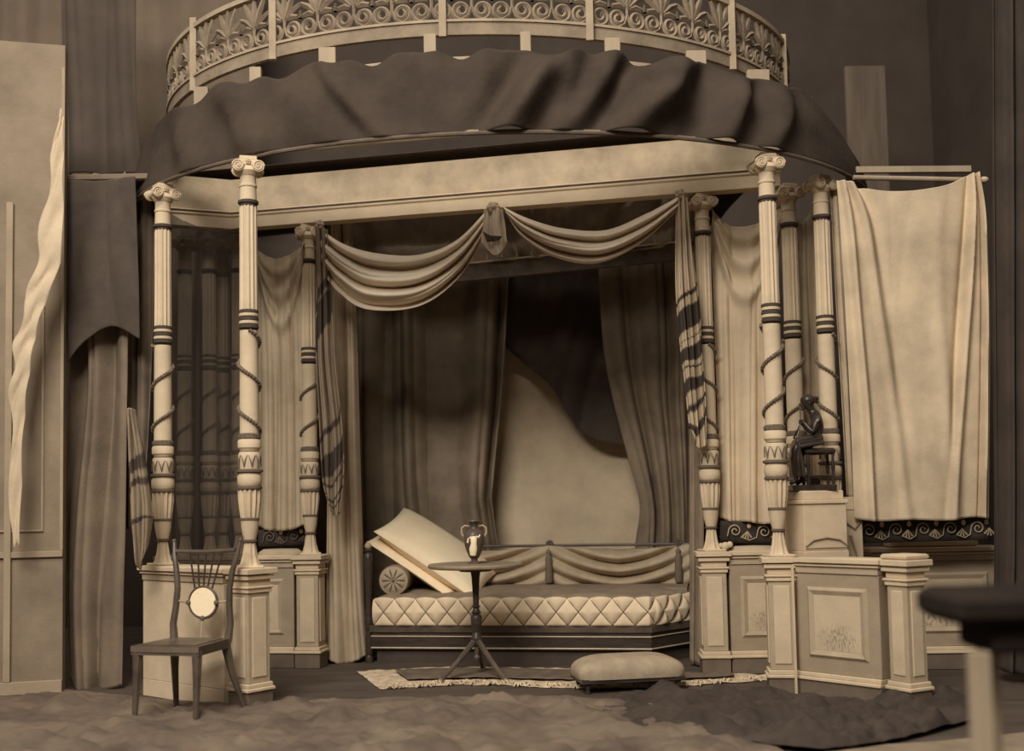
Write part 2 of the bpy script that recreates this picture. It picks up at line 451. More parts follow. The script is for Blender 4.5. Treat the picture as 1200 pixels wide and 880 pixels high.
# right front
t = thing('pedestal', 'narrow square pedestal post under the tall column beside the bronze figure', 'pedestal', (RF[0], RF[1], 0), R(-8), 'square pedestal posts'); post_parts(t, .15)
eR = colpos(1060, 6.03)
sR = (RF[0]+.125, RF[1]-.05)
d = Vector((eR[0]-sR[0], eR[1]-sR[1])); aR = math.atan2(d.y, d.x)
t = thing('low_wall', 'pale low wall with faint painted panel in front of the statue stand', 'low wall', (sR[0], sR[1], 0), aR); wall_parts(t, d.length-.12, .14)
t = thing('pedestal', 'double-faced square pedestal post ending the painted-panel wall at right', 'pedestal', (eR[0], eR[1], 0), aR-R(14), 'square pedestal posts'); post_parts(t, .135)
MB().box(-.09, .09, -.09, .09, ZP, ZP+.03, .012).build('rounded_top', M_plaster, t)
jb = P(929, 700, 6.42)
j = MB().box(jb.x-.008, jb.x+.006, 6.40, 6.412, 0, .76, .002).build('batten', M_plaster); tag(j, 'thin pale vertical batten at the joint of pedestal and painted-panel wall', 'batten')
# inner posts
t = thing('pedestal', 'square pedestal post under the slim left alcove column', 'pedestal', (IL[0], IL[1], 0), R(SL+3), 'square pedestal posts'); post_parts(t, .16)
t = thing('pedestal', 'square pedestal post under the column right of the alcove', 'pedestal', (IR[0], IR[1], 0), R(SL+8), 'square pedestal posts'); post_parts(t, .16)
t = thing('low_wall', 'shaded low wall with pale square panel left of the alcove, behind the front left pedestal', 'low wall', (IL[0]-.82, IL[1]+.10, 0), R(-7)); wall_parts(t, .72, .12)
dx = NR[0]-IR[0]
t = thing('low_wall', 'low wall with faint painted panel between alcove column and front right pedestal', 'low wall', (IR[0]+.10, IR[1]-.01, 0), R(-2)); wall_parts(t, .42, .12)
t = thing('pedestal', 'square pedestal post mostly hidden behind the statue stand', 'pedestal', (NR[0], NR[1]+.02, 0), R(-10), 'square pedestal posts'); post_parts(t, .14)
# far right low wall
a = colpos(1018, 7.45); b = colpos(1166, 7.40)
t = thing('low_wall', 'dim low wall with pale panel at far right below the big sheet', 'low wall', (a[0], a[1], 0), R(-2)); wall_parts(t, b[0]-a[0], .16)
MB().box(.12, b[0]-a[0]-.12, -.07, .07, ZP, ZP+.045, .012).build('top_rail', M_plaster, t)
# dark bay wall
c0 = colpos(205, 8.3); 
t = thing('low_wall', 'dark low wall under the four dim columns', 'low wall', (c0[0]-.1, 8.36, 0), 0); wall_parts(t, .70, .34)

# ------------------------------------------------------------------ frieze
def framed_pt(Xa): return Xa
fa = P(200, 262, 8.0); 
pL = Vector((IL[0], IL[1])); pR_ = Vector((IR[0], IR[1])); dd = (pR_-pL).normalized()
lc = pL - dd*.60; rc = pR_ + dd*.52
ll = Vector((P(196, 262, 8.0).x, 7.98))
ZT = ZP+zc(184)
t = thing('frieze', 'long pale plaster frieze beam over the alcove, bending back at left', 'frieze beam')
def ribbon(pts, off, z0, z1, prof):
    """extrude a y-z profile along plan points; prof (offset outward, z)"""
    mb = MB(); n = len(pts); ring = []
    for i, p in enumerate(pts):
        if i == 0: d_ = (pts[1]-pts[0]).normalized()
        elif i == n-1: d_ = (pts[-1]-pts[-2]).normalized()
        else: d_ = ((pts[i+1]-pts[i]).normalized()+(pts[i]-pts[i-1]).normalized()).normalized()
        nrm = Vector((d_.y, -d_.x))
        ring.append([(p.x+nrm.x*o, p.y+nrm.y*o, z) for o, z in prof])
    k = len(prof); vs = [v for r in ring for v in r]; fs = []
    for i in range(n-1):
        for j in range(k): fs.append((i*k+j, i*k+(j+1)%k, (i+1)*k+(j+1)%k, (i+1)*k+j))
    fs.append(tuple(range(k))); fs.append(tuple(reversed(range((n-1)*k, n*k))))
    return mb.add(vs, fs)
pts = [ll, lc, rc]
ribbon(pts, 0, 0, 0, [(.045, ZT+.13), (.045, ZT+.37), (-.05, ZT+.37), (-.05, ZT+.13)]).build('frieze_board', M_frieze, t, smooth=0)
ribbon(pts, 0, 0, 0, [(.060, ZT), (.060, ZT+.08), (.072, ZT+.09), (.072, ZT+.105), (.052, ZT+.13), (-.05, ZT+.13), (-.05, ZT)]).build('architrave', mat('architrave_paint', .62, .54, 6), t, smooth=0)
ribbon(pts, 0, 0, 0, [(.076, ZT+.105), (.080, ZT+.112), (.076, ZT+.118), (.05, ZT+.118), (.05, ZT+.105)]).build('shadow_line', M_bandm, t, smooth=0)

# ------------------------------------------------------------------ canopy
def ell(cx, cy, al, ar, b):
    def f(tt):
        s = math.sin(tt); return Vector((cx+(al if s < 0 else ar)*s, cy-b*math.cos(tt)))
    return f
EB = ell(0, 8.2, 2.74, 2.62, 2.1)        # rim of the canopy skirt
EC = ell(-.22, 8.15, 2.22, 2.28, 1.85)   # crown
ZB = 3.225
t = thing('canopy', 'round canopy of dark creased canvas over the columns, on a pale wooden hoop', 'canopy'); canopy_t = t
vf = [(250,300,18,.04),(380,447,15,.055),(330,385,22,.03),(505,500,30,.03),(585,560,25,.03),(676,594,22,.17),(825,735,26,.18),(900,845,20,.14),(948,900,16,.10),(752,668,18,.07),(700,650,14,.05),(790,715,10,.05),(200,222,16,.05)]
def skirt(u, v):
    tt = lerp(R(-86), R(86), u); b = EB(tt)
    px, _ = proj((b.x, b.y, ZB))
    # gathered top
    c = EC(tt)
    top = Vector((lerp(b.x, c.x, .38), lerp(b.y, c.y, .38)))
    side = abs(u-.5)*2
    zt = ZB + .52 - .055*abs(math.sin(PI*(px-262)/118.0)) + .02*math.sin(px*.11)
    x = lerp(b.x, top.x, v**1.1); y = lerp(b.y, top.y, v**1.1); z = lerp(ZB, zt, v)
    d = 0
    for xt, xb, w, am in vf:
        xc = lerp(xb, xt, v); q = (px-xc)/w
        env = .30+.70*math.sin(PI*min(1, max(0, .10+v*.82)))
        d += am*env*(math.exp(-q*q) - .55*math.exp(-((q+1.6)**2)*.8))
    d += .035*math.sin(PI*v)*(.5+.5*math.sin(px*.02))+.015*noise.noise(Vector((px*.02, v*3, 0)))
    d *= min(1, min(u, 1-u)*9)
    n = Vector((b.x-EB(0).x*0, b.y-8.2, 0)).normalized()
    return (x+n.x*d*1.0, y+n.y*d, z)
MB().grid(skirt, 300, 34).build('skirt', M_canvas, t, smooth=80, solid=.006)
mb = MB(); mb.tube([(EB(R(a)).x, EB(R(a)).y, ZB-.008) for a in range(-92, 93, 2)], .013, 8)
mb.build('rim', M_bandm, t)
mb = MB(); mb.tube([(EB(R(a)).x*.985, (EB(R(a)).y-8.2)*.985+8.2, ZB+.012+.002*math.sin(a)) for a in range(-92, 93, 2)], .009, 8)
mb.build('hem', M_woodp, t)
# unseen roof cloth added to block overhead light from the alcove
def roof(u, v):
    x = lerp(-2.6, 1.98, u); f = lerp(7.62, 7.62, 0)-.216*x+.16
    return (x, lerp(max(f, 7.3), 10.4, v), 3.70+.05*math.sin(6*v+u*9)*v)
MB().grid(roof, 60, 14).build('light_block_roof', M_dark, t, smooth=80, solid=.006)
# battens supporting crown
def arc_ribbon(E, a0, a1, prof, n=70):
    return ribbon([E(lerp(R(a0), R(a1), i/n)) for i in range(n+1)], 0, 0, 0, prof)
t = thing('crown', 'pierced crown ring of scrolls and palmettes above the canopy', 'crown ring')
ZC = 3.86
arc_ribbon(EC, -88, 88, [(.02, ZC), (.02, ZC+.075), (-.01, ZC+.075), (-.01, ZC)]).build('crown_board', M_crown, t, smooth=30)
arc_ribbon(EC, -88, 88, [(.03, ZC+.075), (.03, ZC+.09), (-.015, ZC+.09), (-.015, ZC+.075)]).build('crown_moulding', M_crownl, t, smooth=30)
arc_ribbon(EC, -88, 88, [(.028, ZC+.40), (.028, ZC+.43), (-.012, ZC+.43), (-.012, ZC+.40)]).build('crown_rail', M_crownl, t, smooth=30)
# arc length table
tab = [EC(lerp(R(-88), R(88), i/400)) for i in range(401)]; cum = [0]
for i in range(400): cum.append(cum[-1]+(tab[i+1]-tab[i]).length)
def along(s):
    s = min(max(s, 0), cum[-1]-1e-6); lo, hi = 0, 400
    while hi-lo > 1:
        m_ = (lo+hi)//2
        if cum[m_] <= s: lo = m_
        else: hi = m_
    f = (s-cum[lo])/(cum[hi]-cum[lo]); return tab[lo].lerp(tab[hi], f), (tab[hi]-tab[lo]).normalized()
op = MB(); W = .235; z0 = ZC+.09
nm = int(cum[-1]/W)
def path(pts2, w, s0):
    out = []
    for (a_, z_) in pts2:
        p, d_ = along(s0+a_); out.append((p.x+d_.y*.006, p.y-d_.x*.006, z0+z_))
    op.tube(out, w, 4)
for i in range(nm):
    s0 = (i+.5)*W
    for sg in (-1, 1):
        sp = []
        for k in range(26):
            g = k/25; a_ = PI*1.5+g*2*PI*1.45; rr = lerp(.056, .014, g)
            sp.append((sg*(.060+rr*math.cos(a_)), .060+rr*math.sin(a_)))
        path(sp, [.0125]*25+[.018], s0)
        path([(sg*.06, .004), (sg*.02, .03), (0, .085), (0, .12)], .010, s0)
        for an, ln in ((24, .19), (50, .15), (78, .10)):
            ax = math.sin(R(an)); az = math.cos(R(an))
            path([(sg*ax*.02, .125+az*.02), (sg*ax*ln*.55, .125+az*ln*.55+.005), (sg*(ax*ln), .125+az*ln-.012*(an > 40))], [.009, .019, .013], s0)
        path([(sg*.1175, .12), (sg*.1175, .17)], [.016, .006], s0)
        path([(sg*.1175, .0), (sg*.1175, .035)], [.018, .004], s0)
    path([(0, .12), (0, .2), (0, .31)], [.010, .020, .012], s0)
op.build('openwork', M_crown, t, smooth=60)
for px in (228, 322, 520, 690, 858, 918):
    # uprights of the crown
    best = min(range(401), key=lambda i: abs(proj((tab[i].x, tab[i].y, ZC))[0]-px) + (0 if tab[i].y < 8.2 else 999))
    p = tab[best]
    MB().box(p.x-.022, p.x+.022, p.y-.045, p.y-.015, ZC-.02, ZC+.47).build('upright', M_crownl, t)
t = canopy_t
arc_ribbon(ell(-.1, 8.18, 2.31, 2.35, 1.88), -88, 88, [(.012, 3.70), (.012, 3.735), (-.012, 3.735), (-.012, 3.70)]).build('hoop', M_woodp, t, smooth=30)
EF = ell(-.12, 8.18, 2.36, 2.40, 1.92)
ft = [EF(lerp(R(-89), R(89), i/400)) for i in range(401)]
for px, w, zt in ((163,.05,3.83),(182,.05,3.84),(236,.045,3.84),(300,.035,3.83),(384,.05,3.85),(505,.035,3.86),(615,.03,3.86),(719,.045,3.85),(815,.06,3.845),(888,.07,3.83),(940,.06,3.80),(960,.05,3.79)):
    p = min(ft, key=lambda q: abs(proj((q.x, q.y, 3.8))[0]-px) + (0 if q.y < 8.4 else 999))
    MB().box(p.x-w, p.x+w, p.y-.02, p.y+.02, 3.60, zt).build('block', M_woodp, t)
# light strip batten under canopy
a = P(308, 178, 7.2); b = P(540, 158, 6.9)
sb = MB().tube([a, b], .014, 6).build('lath', M_plaster); tag(sb, 'pale thin lath running under the canopy rim above the frieze', 'lath')

# ------------------------------------------------------------------ swags
YP = lambda px: lerp(7.92, 7.33, (px-361)/(827-361))   # front plane of the alcove
def swag(name, top, bot, label, nfold=4, amp=.05, m=M_swag, dy=-.08, seed=0):
    def fn(u, v):
        a = cat1(top, u); b = cat1(bot, u)
        x = lerp(a[0], b[0], v); y = lerp(a[1], b[1], v)
        env = math.sin(PI*min(max(u, .02), .98))**.6
        Y = YP(x)+dy
        wig = .08*math.sin(3*u+seed)+.05*math.sin(7*u+seed*2)
        d = amp*(.3+.7*env)*pleat(nfold*(v+wig*.7)+.15) + .28*amp*pleat(nfold*1.7*(v+wig)+.4+u*.8)*env
        d += .10*env*math.sin(PI*v)
        return P(x, y, Y-d)
    o = MB().grid(fn, 110, 84).build(name, m, None, smooth=80, solid=.006)
    return tag(o, label, 'swag', 'pale satin swags over the alcove')
swag('swag', [(375,268),(402,286),(440,297),(490,299),(535,282),(574,243)], [(378,318),(396,341),(430,362),(492,358),(540,322),(574,262)], 'deep pale satin swag, the lower left one over the alcove', 3.1, .065, seed=1)
swag('swag', [(590,243),(620,257),(660,268),(710,270),(755,252),(797,230)], [(596,254),(612,277),(650,301),(700,308),(752,284),(800,240)], 'shallower pale satin swag, the right one over the alcove', 2.4, .055, seed=2)
# middle tail + knot
o = hanging('swag_tail', [[(568,246),(578,243),(589,246)],[(566,268),(579,270),(592,268)],[(564,284),(582,300),(594,284)]], YP(570)-.20, YP(590)-.22, .02, 2.0, M_swag, 4, 40, 30)
tag(o, 'short pointed pale tail hanging between the two satin swags', 'fabric tail')
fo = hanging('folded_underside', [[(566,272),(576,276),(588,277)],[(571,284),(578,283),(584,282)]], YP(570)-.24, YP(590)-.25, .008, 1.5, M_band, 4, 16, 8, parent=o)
kn = MB(); kp = P(578, 243, YP(578)-.22)
for k in range(6):
    a_ = 2*PI*k/6; kn.ball((kp.x+.025*math.cos(a_), kp.y, kp.z+.022*math.sin(a_)), .022, .02, .02, 10, 7)
kn.ball((kp.x, kp.y-.01, kp.z), .022, n=10, m=7)
tag(kn.build('rosette', M_plaster), 'pale knotted rosette pinning the two swags at the middle', 'rosette')
for px, py, lb in ((374, 263, 'small rosette at the far left end of the left swag'), (797, 227, 'small rosette at the right end of the right swag')):
    kn = MB(); kp = P(px, py, YP(px)-.14)
    for k in range(5):
        a_ = 2*PI*k/5; kn.ball((kp.x+.020*math.cos(a_), kp.y, kp.z+.02*math.sin(a_)), .017, .015, .017, 10, 7)
    kn.ball((kp.x, kp.y-.01, kp.z), .014, n=8, m=6)
    tag(kn.build('rosette', M_mid), lb, 'rosette')

# long tails with striped lower ends
def stripe_mat(name, pale, dark):
    m = mat(name, pale, pale*.8, 6)
    nt = m.node_tree; n = nt.nodes; l = nt.links; b = n['Principled BSDF']
    src = b.inputs['Base Color'].links[0].from_socket
    uv = n.new('ShaderNodeAttribute'); uv.attribute_name = 'band'
    mx = n.new('ShaderNodeMixRGB'); mx.inputs[2].default_value = (*tone(dark), 1)
    l.new(uv.outputs['Fac'], mx.inputs[0]); l.new(src, mx.inputs[1]); l.new(mx.outputs[0], b.inputs['Base Color'])
    return m
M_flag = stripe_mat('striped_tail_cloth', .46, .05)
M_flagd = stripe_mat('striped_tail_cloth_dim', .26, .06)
def banded(o, fn):
    me = o.data; at = me.attributes.new('band', 'FLOAT', 'POINT')
    for i, v in enumerate(me.vertices):
        px, py = proj(v.co); at.data[i].value = fn(px, py, i)
def tail(rows, YL, YR, bands, label, m, nf=3, amp=.03, seed=3, nu=60, nv=160):
    o = hanging('swag_tail', rows, YL, YR, amp, nf, m, seed, nu, nv)
    me = o.data; at = me.attributes.new('band', 'FLOAT', 'POINT')
    for i in range(len(me.vertices)):
        u = (i % (nu+1))/nu; v = (i//(nu+1))/nv
        at.data[i].value = max([1.0 if b0 <= v+.12*(u-.5)+.006*math.sin(u*7) <= b1 else 0.0 for b0, b1 in bands]+[0])
    return tag(o, label, 'fabric tail')
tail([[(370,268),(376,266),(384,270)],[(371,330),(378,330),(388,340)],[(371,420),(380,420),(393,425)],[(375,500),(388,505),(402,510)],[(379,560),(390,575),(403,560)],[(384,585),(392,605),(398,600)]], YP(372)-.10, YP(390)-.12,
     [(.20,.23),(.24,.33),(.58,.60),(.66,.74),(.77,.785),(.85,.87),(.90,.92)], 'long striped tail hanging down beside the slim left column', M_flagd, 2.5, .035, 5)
tail([[(793,235),(799,232),(806,234)],[(792,300),(802,300),(812,300)],[(793,350),(806,352),(820,360)],[(797,400),(810,405),(822,410)],[(802,440),(812,450),(826,460)],[(808,500),(818,525),(828,520)]], YP(795)-.10, YP(820)-.10,
     [(.36,.38),(.42,.52),(.56,.565),(.60,.68),(.71,.72),(.77,.82),(.86,.88),(.92,.95)], 'long tail with dark scroll bands beside the column right of the alcove', M_flag, 3.2, .035, 9)
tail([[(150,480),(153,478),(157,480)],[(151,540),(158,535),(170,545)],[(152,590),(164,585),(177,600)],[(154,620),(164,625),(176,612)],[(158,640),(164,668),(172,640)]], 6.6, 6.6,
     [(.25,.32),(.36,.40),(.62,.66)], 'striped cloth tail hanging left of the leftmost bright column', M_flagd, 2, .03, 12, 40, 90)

# ------------------------------------------------------------------ pelmet and inner cloths
t = thing('pelmet', 'dark pelmet board with thin gilt line inside the alcove top', 'pelmet')
y_in = lambda px: YP(px)+.45
a = P(395, 330, y_in(395)); b = P(812, 288, y_in(812))
def beam(p, q, h0, h1, th, m, name, parent):
    d_ = Vector((q.x-p.x, q.y-p.y)); n_ = Vector((d_.y, -d_.x)).normalized()*th
    vs = []
    for e in (p, q):
        for (o_, z_) in ((0, h0), (0, h1), (1, h1), (1, h0)): vs.append((e.x+n_.x*o_, e.y+n_.y*o_, e.z+z_))
    return MB().add(vs, [(0,1,2,3), (7,6,5,4), (0,4,5,1), (1,5,6,2), (2,6,7,3), (3,7,4,0)]).build(name, m, parent, smooth=0)
beam(a, b, -.10, .02, .05, mat('pelmet_brown', .10, .05, 10), 'board', t)
beam(a, b, .02, .032, .065, M_gilt, 'gilt_line', t)
for k in range(24):
    f = (k+.5)/24; p = a.lerp(b, f); mb = MB()
    mb.ball((p.x, p.y-.07, p.z+.055), .008, .006, .012, 8, 5); mb.ball((p.x, p.y-.07, p.z+.075), .006, .006, .007, 8, 5)
    mb.box(p.x-.009, p.x+.009, p.y-.075, p.y-.065, p.z+.036, p.z+.043, .001)
    mb.build('gilt_sprig', M_gilt, t)
o = hanging('valance', [[(385,262),(500,250),(600,244),(700,236),(815,226)],[(385,300),(500,296),(600,292),(700,284),(815,270)],[(388,322),(500,316),(600,306),(700,298),(815,288)]], y_in(385)-.04, y_in(815)-.04, .035, 9, mat('inner_valance', .27, .15, 6, rough=.6), 8, 140, 24, jit=2.2)
tag(o, 'crumpled brown valance glimpsed above the swags inside the alcove', 'valance')
# alcove curtains
MB_dim = None
o = hanging('curtain', [[(384,262),(398,258),(412,256)],[(386,400),(402,400),(418,400)],[(384,560),(402,560),(422,560)],[(382,700),(404,700),(426,700)],[(380,770),(404,778),(430,768)]], 8.15, 8.2, .035, 2.2, M_tan, 21, 50, 60)
tag(o, 'broad tan curtain falling to the floor at the left jamb of the alcove', 'curtain')
o = hanging('curtain', [[(405,315),(460,310),(520,305),(597,300)],[(410,450),(460,450),(520,450),(590,440)],[(414,560),(460,560),(515,560),(578,565)],[(415,640),(460,640),(515,640),(578,600)],[(418,740),(460,740),(515,740),(596,720)]], 9.5, 9.4, .085, 4.3, M_curt, 31, 150, 60, jit=1.7)
tag(o, 'pleated brown curtain behind the sofa at left, reaching the middle', 'curtain')
o = hanging('curtain', [[(700,300),(740,296),(780,292),(826,288)],[(706,400),(745,400),(785,400),(824,400)],[(716,460),(750,460),(785,460),(822,460)],[(736,540),(763,540),(790,540),(820,540)],[(749,592),(770,600),(792,610),(820,612)],[(744,640),(768,650),(792,690),(820,700)],[(742,700),(768,700),(792,760),(820,770)]], 9.25, 8.98, .06, 3.1, M_curt, 44, 120, 70, jit=1.3)
tag(o, 'brown pleated curtain drawn to the right side of the alcove', 'curtain')
o = hanging('wall_hanging', [[(540,290),(650,290),(800,285)],[(540,450),(650,450),(800,450)],[(540,700),(650,700),(800,700)]], 9.85, 9.7, .03, 1.3, M_backcl, 3, 60, 40)
tag(o, 'smooth pale hanging at the back of the alcove above the sofa', 'wall hanging')
o = hanging('draped_cloth', [[(560,300),(620,300),(680,300),(740,298)],[(565,360),(620,380),(680,380),(740,380)],[(580,395),(625,430),(680,450),(738,450)],[(600,410),(640,445),(682,507),(734,524)]], 9.6, 9.5, .05, 2.2, M_dark, 6, 60, 40, shear=3)
tag(o, 'dark cloth drooping to a point in front of the pale back hanging', 'drape')
# alcove side flats keep the niche enclosed
s = MB().box(0, .03, 0, 2.0, 0, 3.3).build('side_flat', M_dark); s.location = (IL[0]-.02, 8.25, 0); tag(s, 'dark side flat behind the left alcove curtain', 'flat')
# right jamb strip
o = hanging('curtain', [[(800,300),(812,296),(824,292)],[(806,450),(815,450),(826,450)],[(808,620),(816,620),(824,620)],[(808,775),(815,779),(824,779)]], 7.75, 7.62, .02, 1.4, M_curt, 52, 30, 40)
tag(o, 'narrow brown curtain edge hanging beside the right alcove column', 'curtain')

# side-bay curtains
def catenary_fade(u, v): return .4+.6*v
def drapefold(cxs, k=1.0):
    """V shaped drag folds from the pinned corners"""
    def f(u, v):
        d = 0
        for (c, vv, am, sp) in cxs:
            s_ = v - (vv - sp*(2*(u-c))**2)
            d += am*math.exp(-(s_/.035)**2)
        return d*k
    return f
o = hanging('curtain', [[(300,291),(312,300),(328,303),(344,296),(358,286)],[(302,370),(316,380),(330,385),(344,380),(358,370)],[(302,480),(316,480),(330,480),(344,480),(357,480)],[(300,616),(314,621),(328,622),(344,620),(358,614)]], 8.2, 8.02, .03, 3.0, M_tan, 61, 80, 70, fade=catenary_fade, extra=drapefold([(.5,.10,.03,.09),(.5,.2,.035,.16),(.5,.32,.03,.26)], 1.7))
tag(o, 'tan curtain with drooping top hung between front left and slim columns', 'curtain')
o = hanging('curtain', [[(832,246),(850,262),(872,266),(895,258),(915,240)],[(836,330),(852,345),(872,350),(892,345),(912,335)],[(840,450),(856,450),(874,450),(892,450),(910,450)],[(844,606),(858,612),(874,611),(892,614),(910,612)]], 7.5, 7.35, .03, 3.2, M_linen, 67, 90, 80, fade=catenary_fade, extra=drapefold([(.5,.09,.03,.09),(.5,.2,.035,.16),(.5,.33,.03,.26)], 1.7))
tag(o, 'pale linen curtain with sagging top right of the alcove, above dark scroll border', 'curtain')
o = hanging('curtain', [[(926,240),(938,262),(952,244)],[(928,330),(940,340),(956,330)],[(934,450),(946,450),(960,450)],[(940,560),(950,560),(964,560)]], 7.5, 7.45, .03, 1.3, M_tan, 71, 30, 50)
tag(o, 'narrow strip of tan curtain between the two rightmost columns', 'curtain')
# big sheet
def sheetx(u, v):
    g = lambda c, w: math.exp(-((u-c)/w)**2)
    d = .07*g(.10+.28*v, .028)*math.exp(-v*1.8) - .04*g(.155+.28*v, .03)*math.exp(-v*1.8)
    d += .05*g(.05+.10*v, .022)
    d += .07*g(.84-.20*v, .026)*math.sin(PI*min(1, .15+v*.8)) - .04*g(.80-.20*v, .028)*math.sin(PI*min(1, .15+v*.8))
    d += .045*g(.93-.03*v, .018) - .03*g(.895-.04*v, .018) + .035*g(.62-.05*math.sin(4*v), .04)*v
    return d
o = hanging('sheet', [[(980,212),(1015,221),(1060,224),(1105,218),(1135,205),(1146,204)],[(984,260),(1020,264),(1060,265),(1105,262),(1140,255),(1155,256)],[(990,360),(1022,360),(1062,360),(1105,360),(1142,360),(1159,360)],[(996,480),(1028,480),(1066,480),(1108,480),(1142,480),(1159,480)],[(1001,608),(1030,611),(1068,609),(1108,610),(1140,606),(1158,608)]], 6.92, 7.0, .008, 2.2, M_linenb, 81, 120, 90, extra=sheetx)
tag(o, 'large pale sheet hanging from a pole at far right', 'sheet')
a = P(1000, 208, 7.02); b = P(1153, 211, 7.02)
t = thing('curtain_pole', 'wooden pole with blunt end carrying the large pale sheet', 'curtain pole')
MB().tube([a, b], .016, 10).build('pole', M_woodp, t)
MB().ball((b.x, b.y, b.z), .03, .03, .022).build('knob', M_plaster, t)
beam(P(1002, 200, 7.2), P(1136, 199, 7.2), -.02, .02, .03, M_woodp, 'upper_rail', t)
# sheer edge at left of sheet
o = hanging('narrow_strip', [[(972,220),(978,216),(986,214)],[(978,330),(984,330),(992,330)],[(985,450),(990,450),(999,450)],[(992,580),(996,582),(1003,580)]], 7.08, 7.1, .02, 1.6, M_tan, 85, 20, 60)
tag(o, 'narrow loose cloth strip between rightmost column and the big sheet', 'cloth strip')
# veil added to dim the columns of the left bay
o = hanging('dim_veil', [[(199,250),(240,268),(292,268)],[(199,400),(240,400),(292,400)],[(199,660),(240,662),(292,660)]], 7.75, 7.95, .03, 4, M_dimveil, 91, 70, 20, thick=0)
tag(o, 'dark see-through veil added to dim the columns of the left bay', 'added veil')
o = hanging('curtain', [[(190,255),(240,262),(300,262)],[(190,450),(240,450),(300,450)],[(190,645),(240,645),(300,645)]], 8.85, 8.85, .04, 6, M_tand, 92, 70, 20)
tag(o, 'dark curtain at the back of the shaded left bay', 'curtain')
# left drapes
M_leftd = mat('left_drape', .20, .13, 3, bump=.2)
o = hanging('curtain', [[(84,208),(105,208),(125,206),(150,204)],[(80,330),(100,330),(122,330),(152,330)],[(82,450),(104,450),(126,450),(152,450)],[(76,600),(92,600),(120,600),(150,600)],[(78,700),(90,700),(118,700),(148,700)],[(80,798),(96,808),(118,808),(146,802)]], 7.3, 7.25, .06, 1.4, M_leftd, 101, 80, 80, jit=1.6, shear=2)
tag(o, 'long brown drape to the floor between left wall and pavilion', 'curtain')
o = hanging('curtain', [[(140,206),(160,205),(184,203)],[(144,340),(160,340),(180,340)],[(146,480),(158,480),(176,480)],[(146,620),(158,620),(168,620)]], 7.45, 7.4, .03, 3, M_tand, 104, 40, 60)
tag(o, 'dark narrow drape just left of the leftmost bright column', 'curtain')
hb = MB().box(P(70, 205, 7.2).x, P(178, 205, 7.2).x, 7.15, 7.35, P(120, 214, 7.2).z, P(120, 206, 7.2).z, .01).build('shelf_board', mat('edge_board', .16, .1, 4)); tag(hb, 'horizontal board edge over the left drape', 'board')
o = hanging('drape', [[(70,-60),(110,-60),(160,-60)],[(74,130),(110,130),(160,130)],[(76,204),(110,204),(168,204)]], 8.3, 8.3, .03, 2, mat('upper_drape', .08, .055, 2), 107, 40, 30)
tag(o, 'dark cloth panel above the left drape, left of the canopy', 'drape')
o = hanging('drape', [[(78,212),(105,212),(130,210),(160,208)],[(78,300),(105,300),(132,300),(163,300)],[(80,425),(105,396),(132,382),(165,398)]], 7.12, 7.12, .02, 1.3, M_dark, 108, 40, 40)  # dark sheet standing in for shade on the upper part of the drape
tag(o, 'very dark short cloth added for the shade over the top of the long brown drape', 'drape')
# pale strip shaped to the streak of light on the left wall
def light_streak(u, v):
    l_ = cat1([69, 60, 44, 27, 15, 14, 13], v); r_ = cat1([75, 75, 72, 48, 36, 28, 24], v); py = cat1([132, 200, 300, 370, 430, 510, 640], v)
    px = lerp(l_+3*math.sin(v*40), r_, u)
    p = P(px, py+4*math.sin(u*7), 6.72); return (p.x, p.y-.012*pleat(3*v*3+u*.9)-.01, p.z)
o = MB().grid(light_streak, 14, 70).build('narrow_strip', M_linen, None, smooth=80, solid=.004); tag(o, 'pale ragged strip standing in for the streak of light on the left wall', 'cloth strip')

# ------------------------------------------------------------------ scroll borders
def border(pxa, pxb, pya, pyb, h, Y, label, mk=M_mid, motifs=True, s=.165):
    a = P(pxa, pya, Y); b = P(pxb, pyb, Y); d_ = b-a; L = d_.length; ux = d_.normalized()
    t = thing('ornamental_border', label, 'border', (a.x, a.y, a.z)); t.rotation_euler = (0, -math.asin(ux.z), math.atan2(ux.y, ux.x))
    MB().grid(lambda u, v: (u*L, .008*math.sin(u*L*22), -h*v), 60, 4).build('band', M_blk, t, smooth=80, solid=.006)
    mb = MB(); n = max(1, round(L/s)); w = L/n
    for i in range(n):
        c = (i+.5)*w
        sp = []
        for k in range(40):
            g = k/39; ang = PI*1.0+g*2*PI*1.5; rr = lerp(.043, .008, g); sp.append((c+rr*math.cos(-ang)*1.0, -.017, -h*.45+rr*math.sin(-ang)))
        mb.tube(sp, .0042, 5)
        mb.tube([(c-.043, -.017, -h*.45), (c-.05, -.017, -h*.72), (c-w*.5, -.017, -h*.86), (c-w*.8, -.017, -h*.72)] if i else [(c-.043, -.017, -h*.45), (c-.05, -.017, -h*.7)], .004, 5)
        for an in (-40, -15, 10, 35):
            x_, z_ = math.sin(R(an))*.05, -math.cos(R(an))*.05
            mb.tube([(c+w*.42, -.017, -h*.45), (c+w*.42+x_, -.017, -h*.45+z_)], [.003, .006], 5)
    mb.build('scroll_embroidery', mk, t)
    for i in range(n): MB().ball((i*w+w*.98 if i < n-1 else L-.03, -.016, -h*.2), .014, .006, .018, 10, 6).build('bud', M_plaster, t)
border(1001, 1160, 610, 606, .145, 7.06, 'dark scroll-patterned border below the large pale sheet', mk=M_grey)
border(844, 912, 610, 612, .145, 7.44, 'dark border with pale scrolls below the linen curtain', s=.19)
border(302, 358, 621, 618, .125, 8.15, 'dim dark border below the tan curtain left of the alcove', mk=M_bandm)
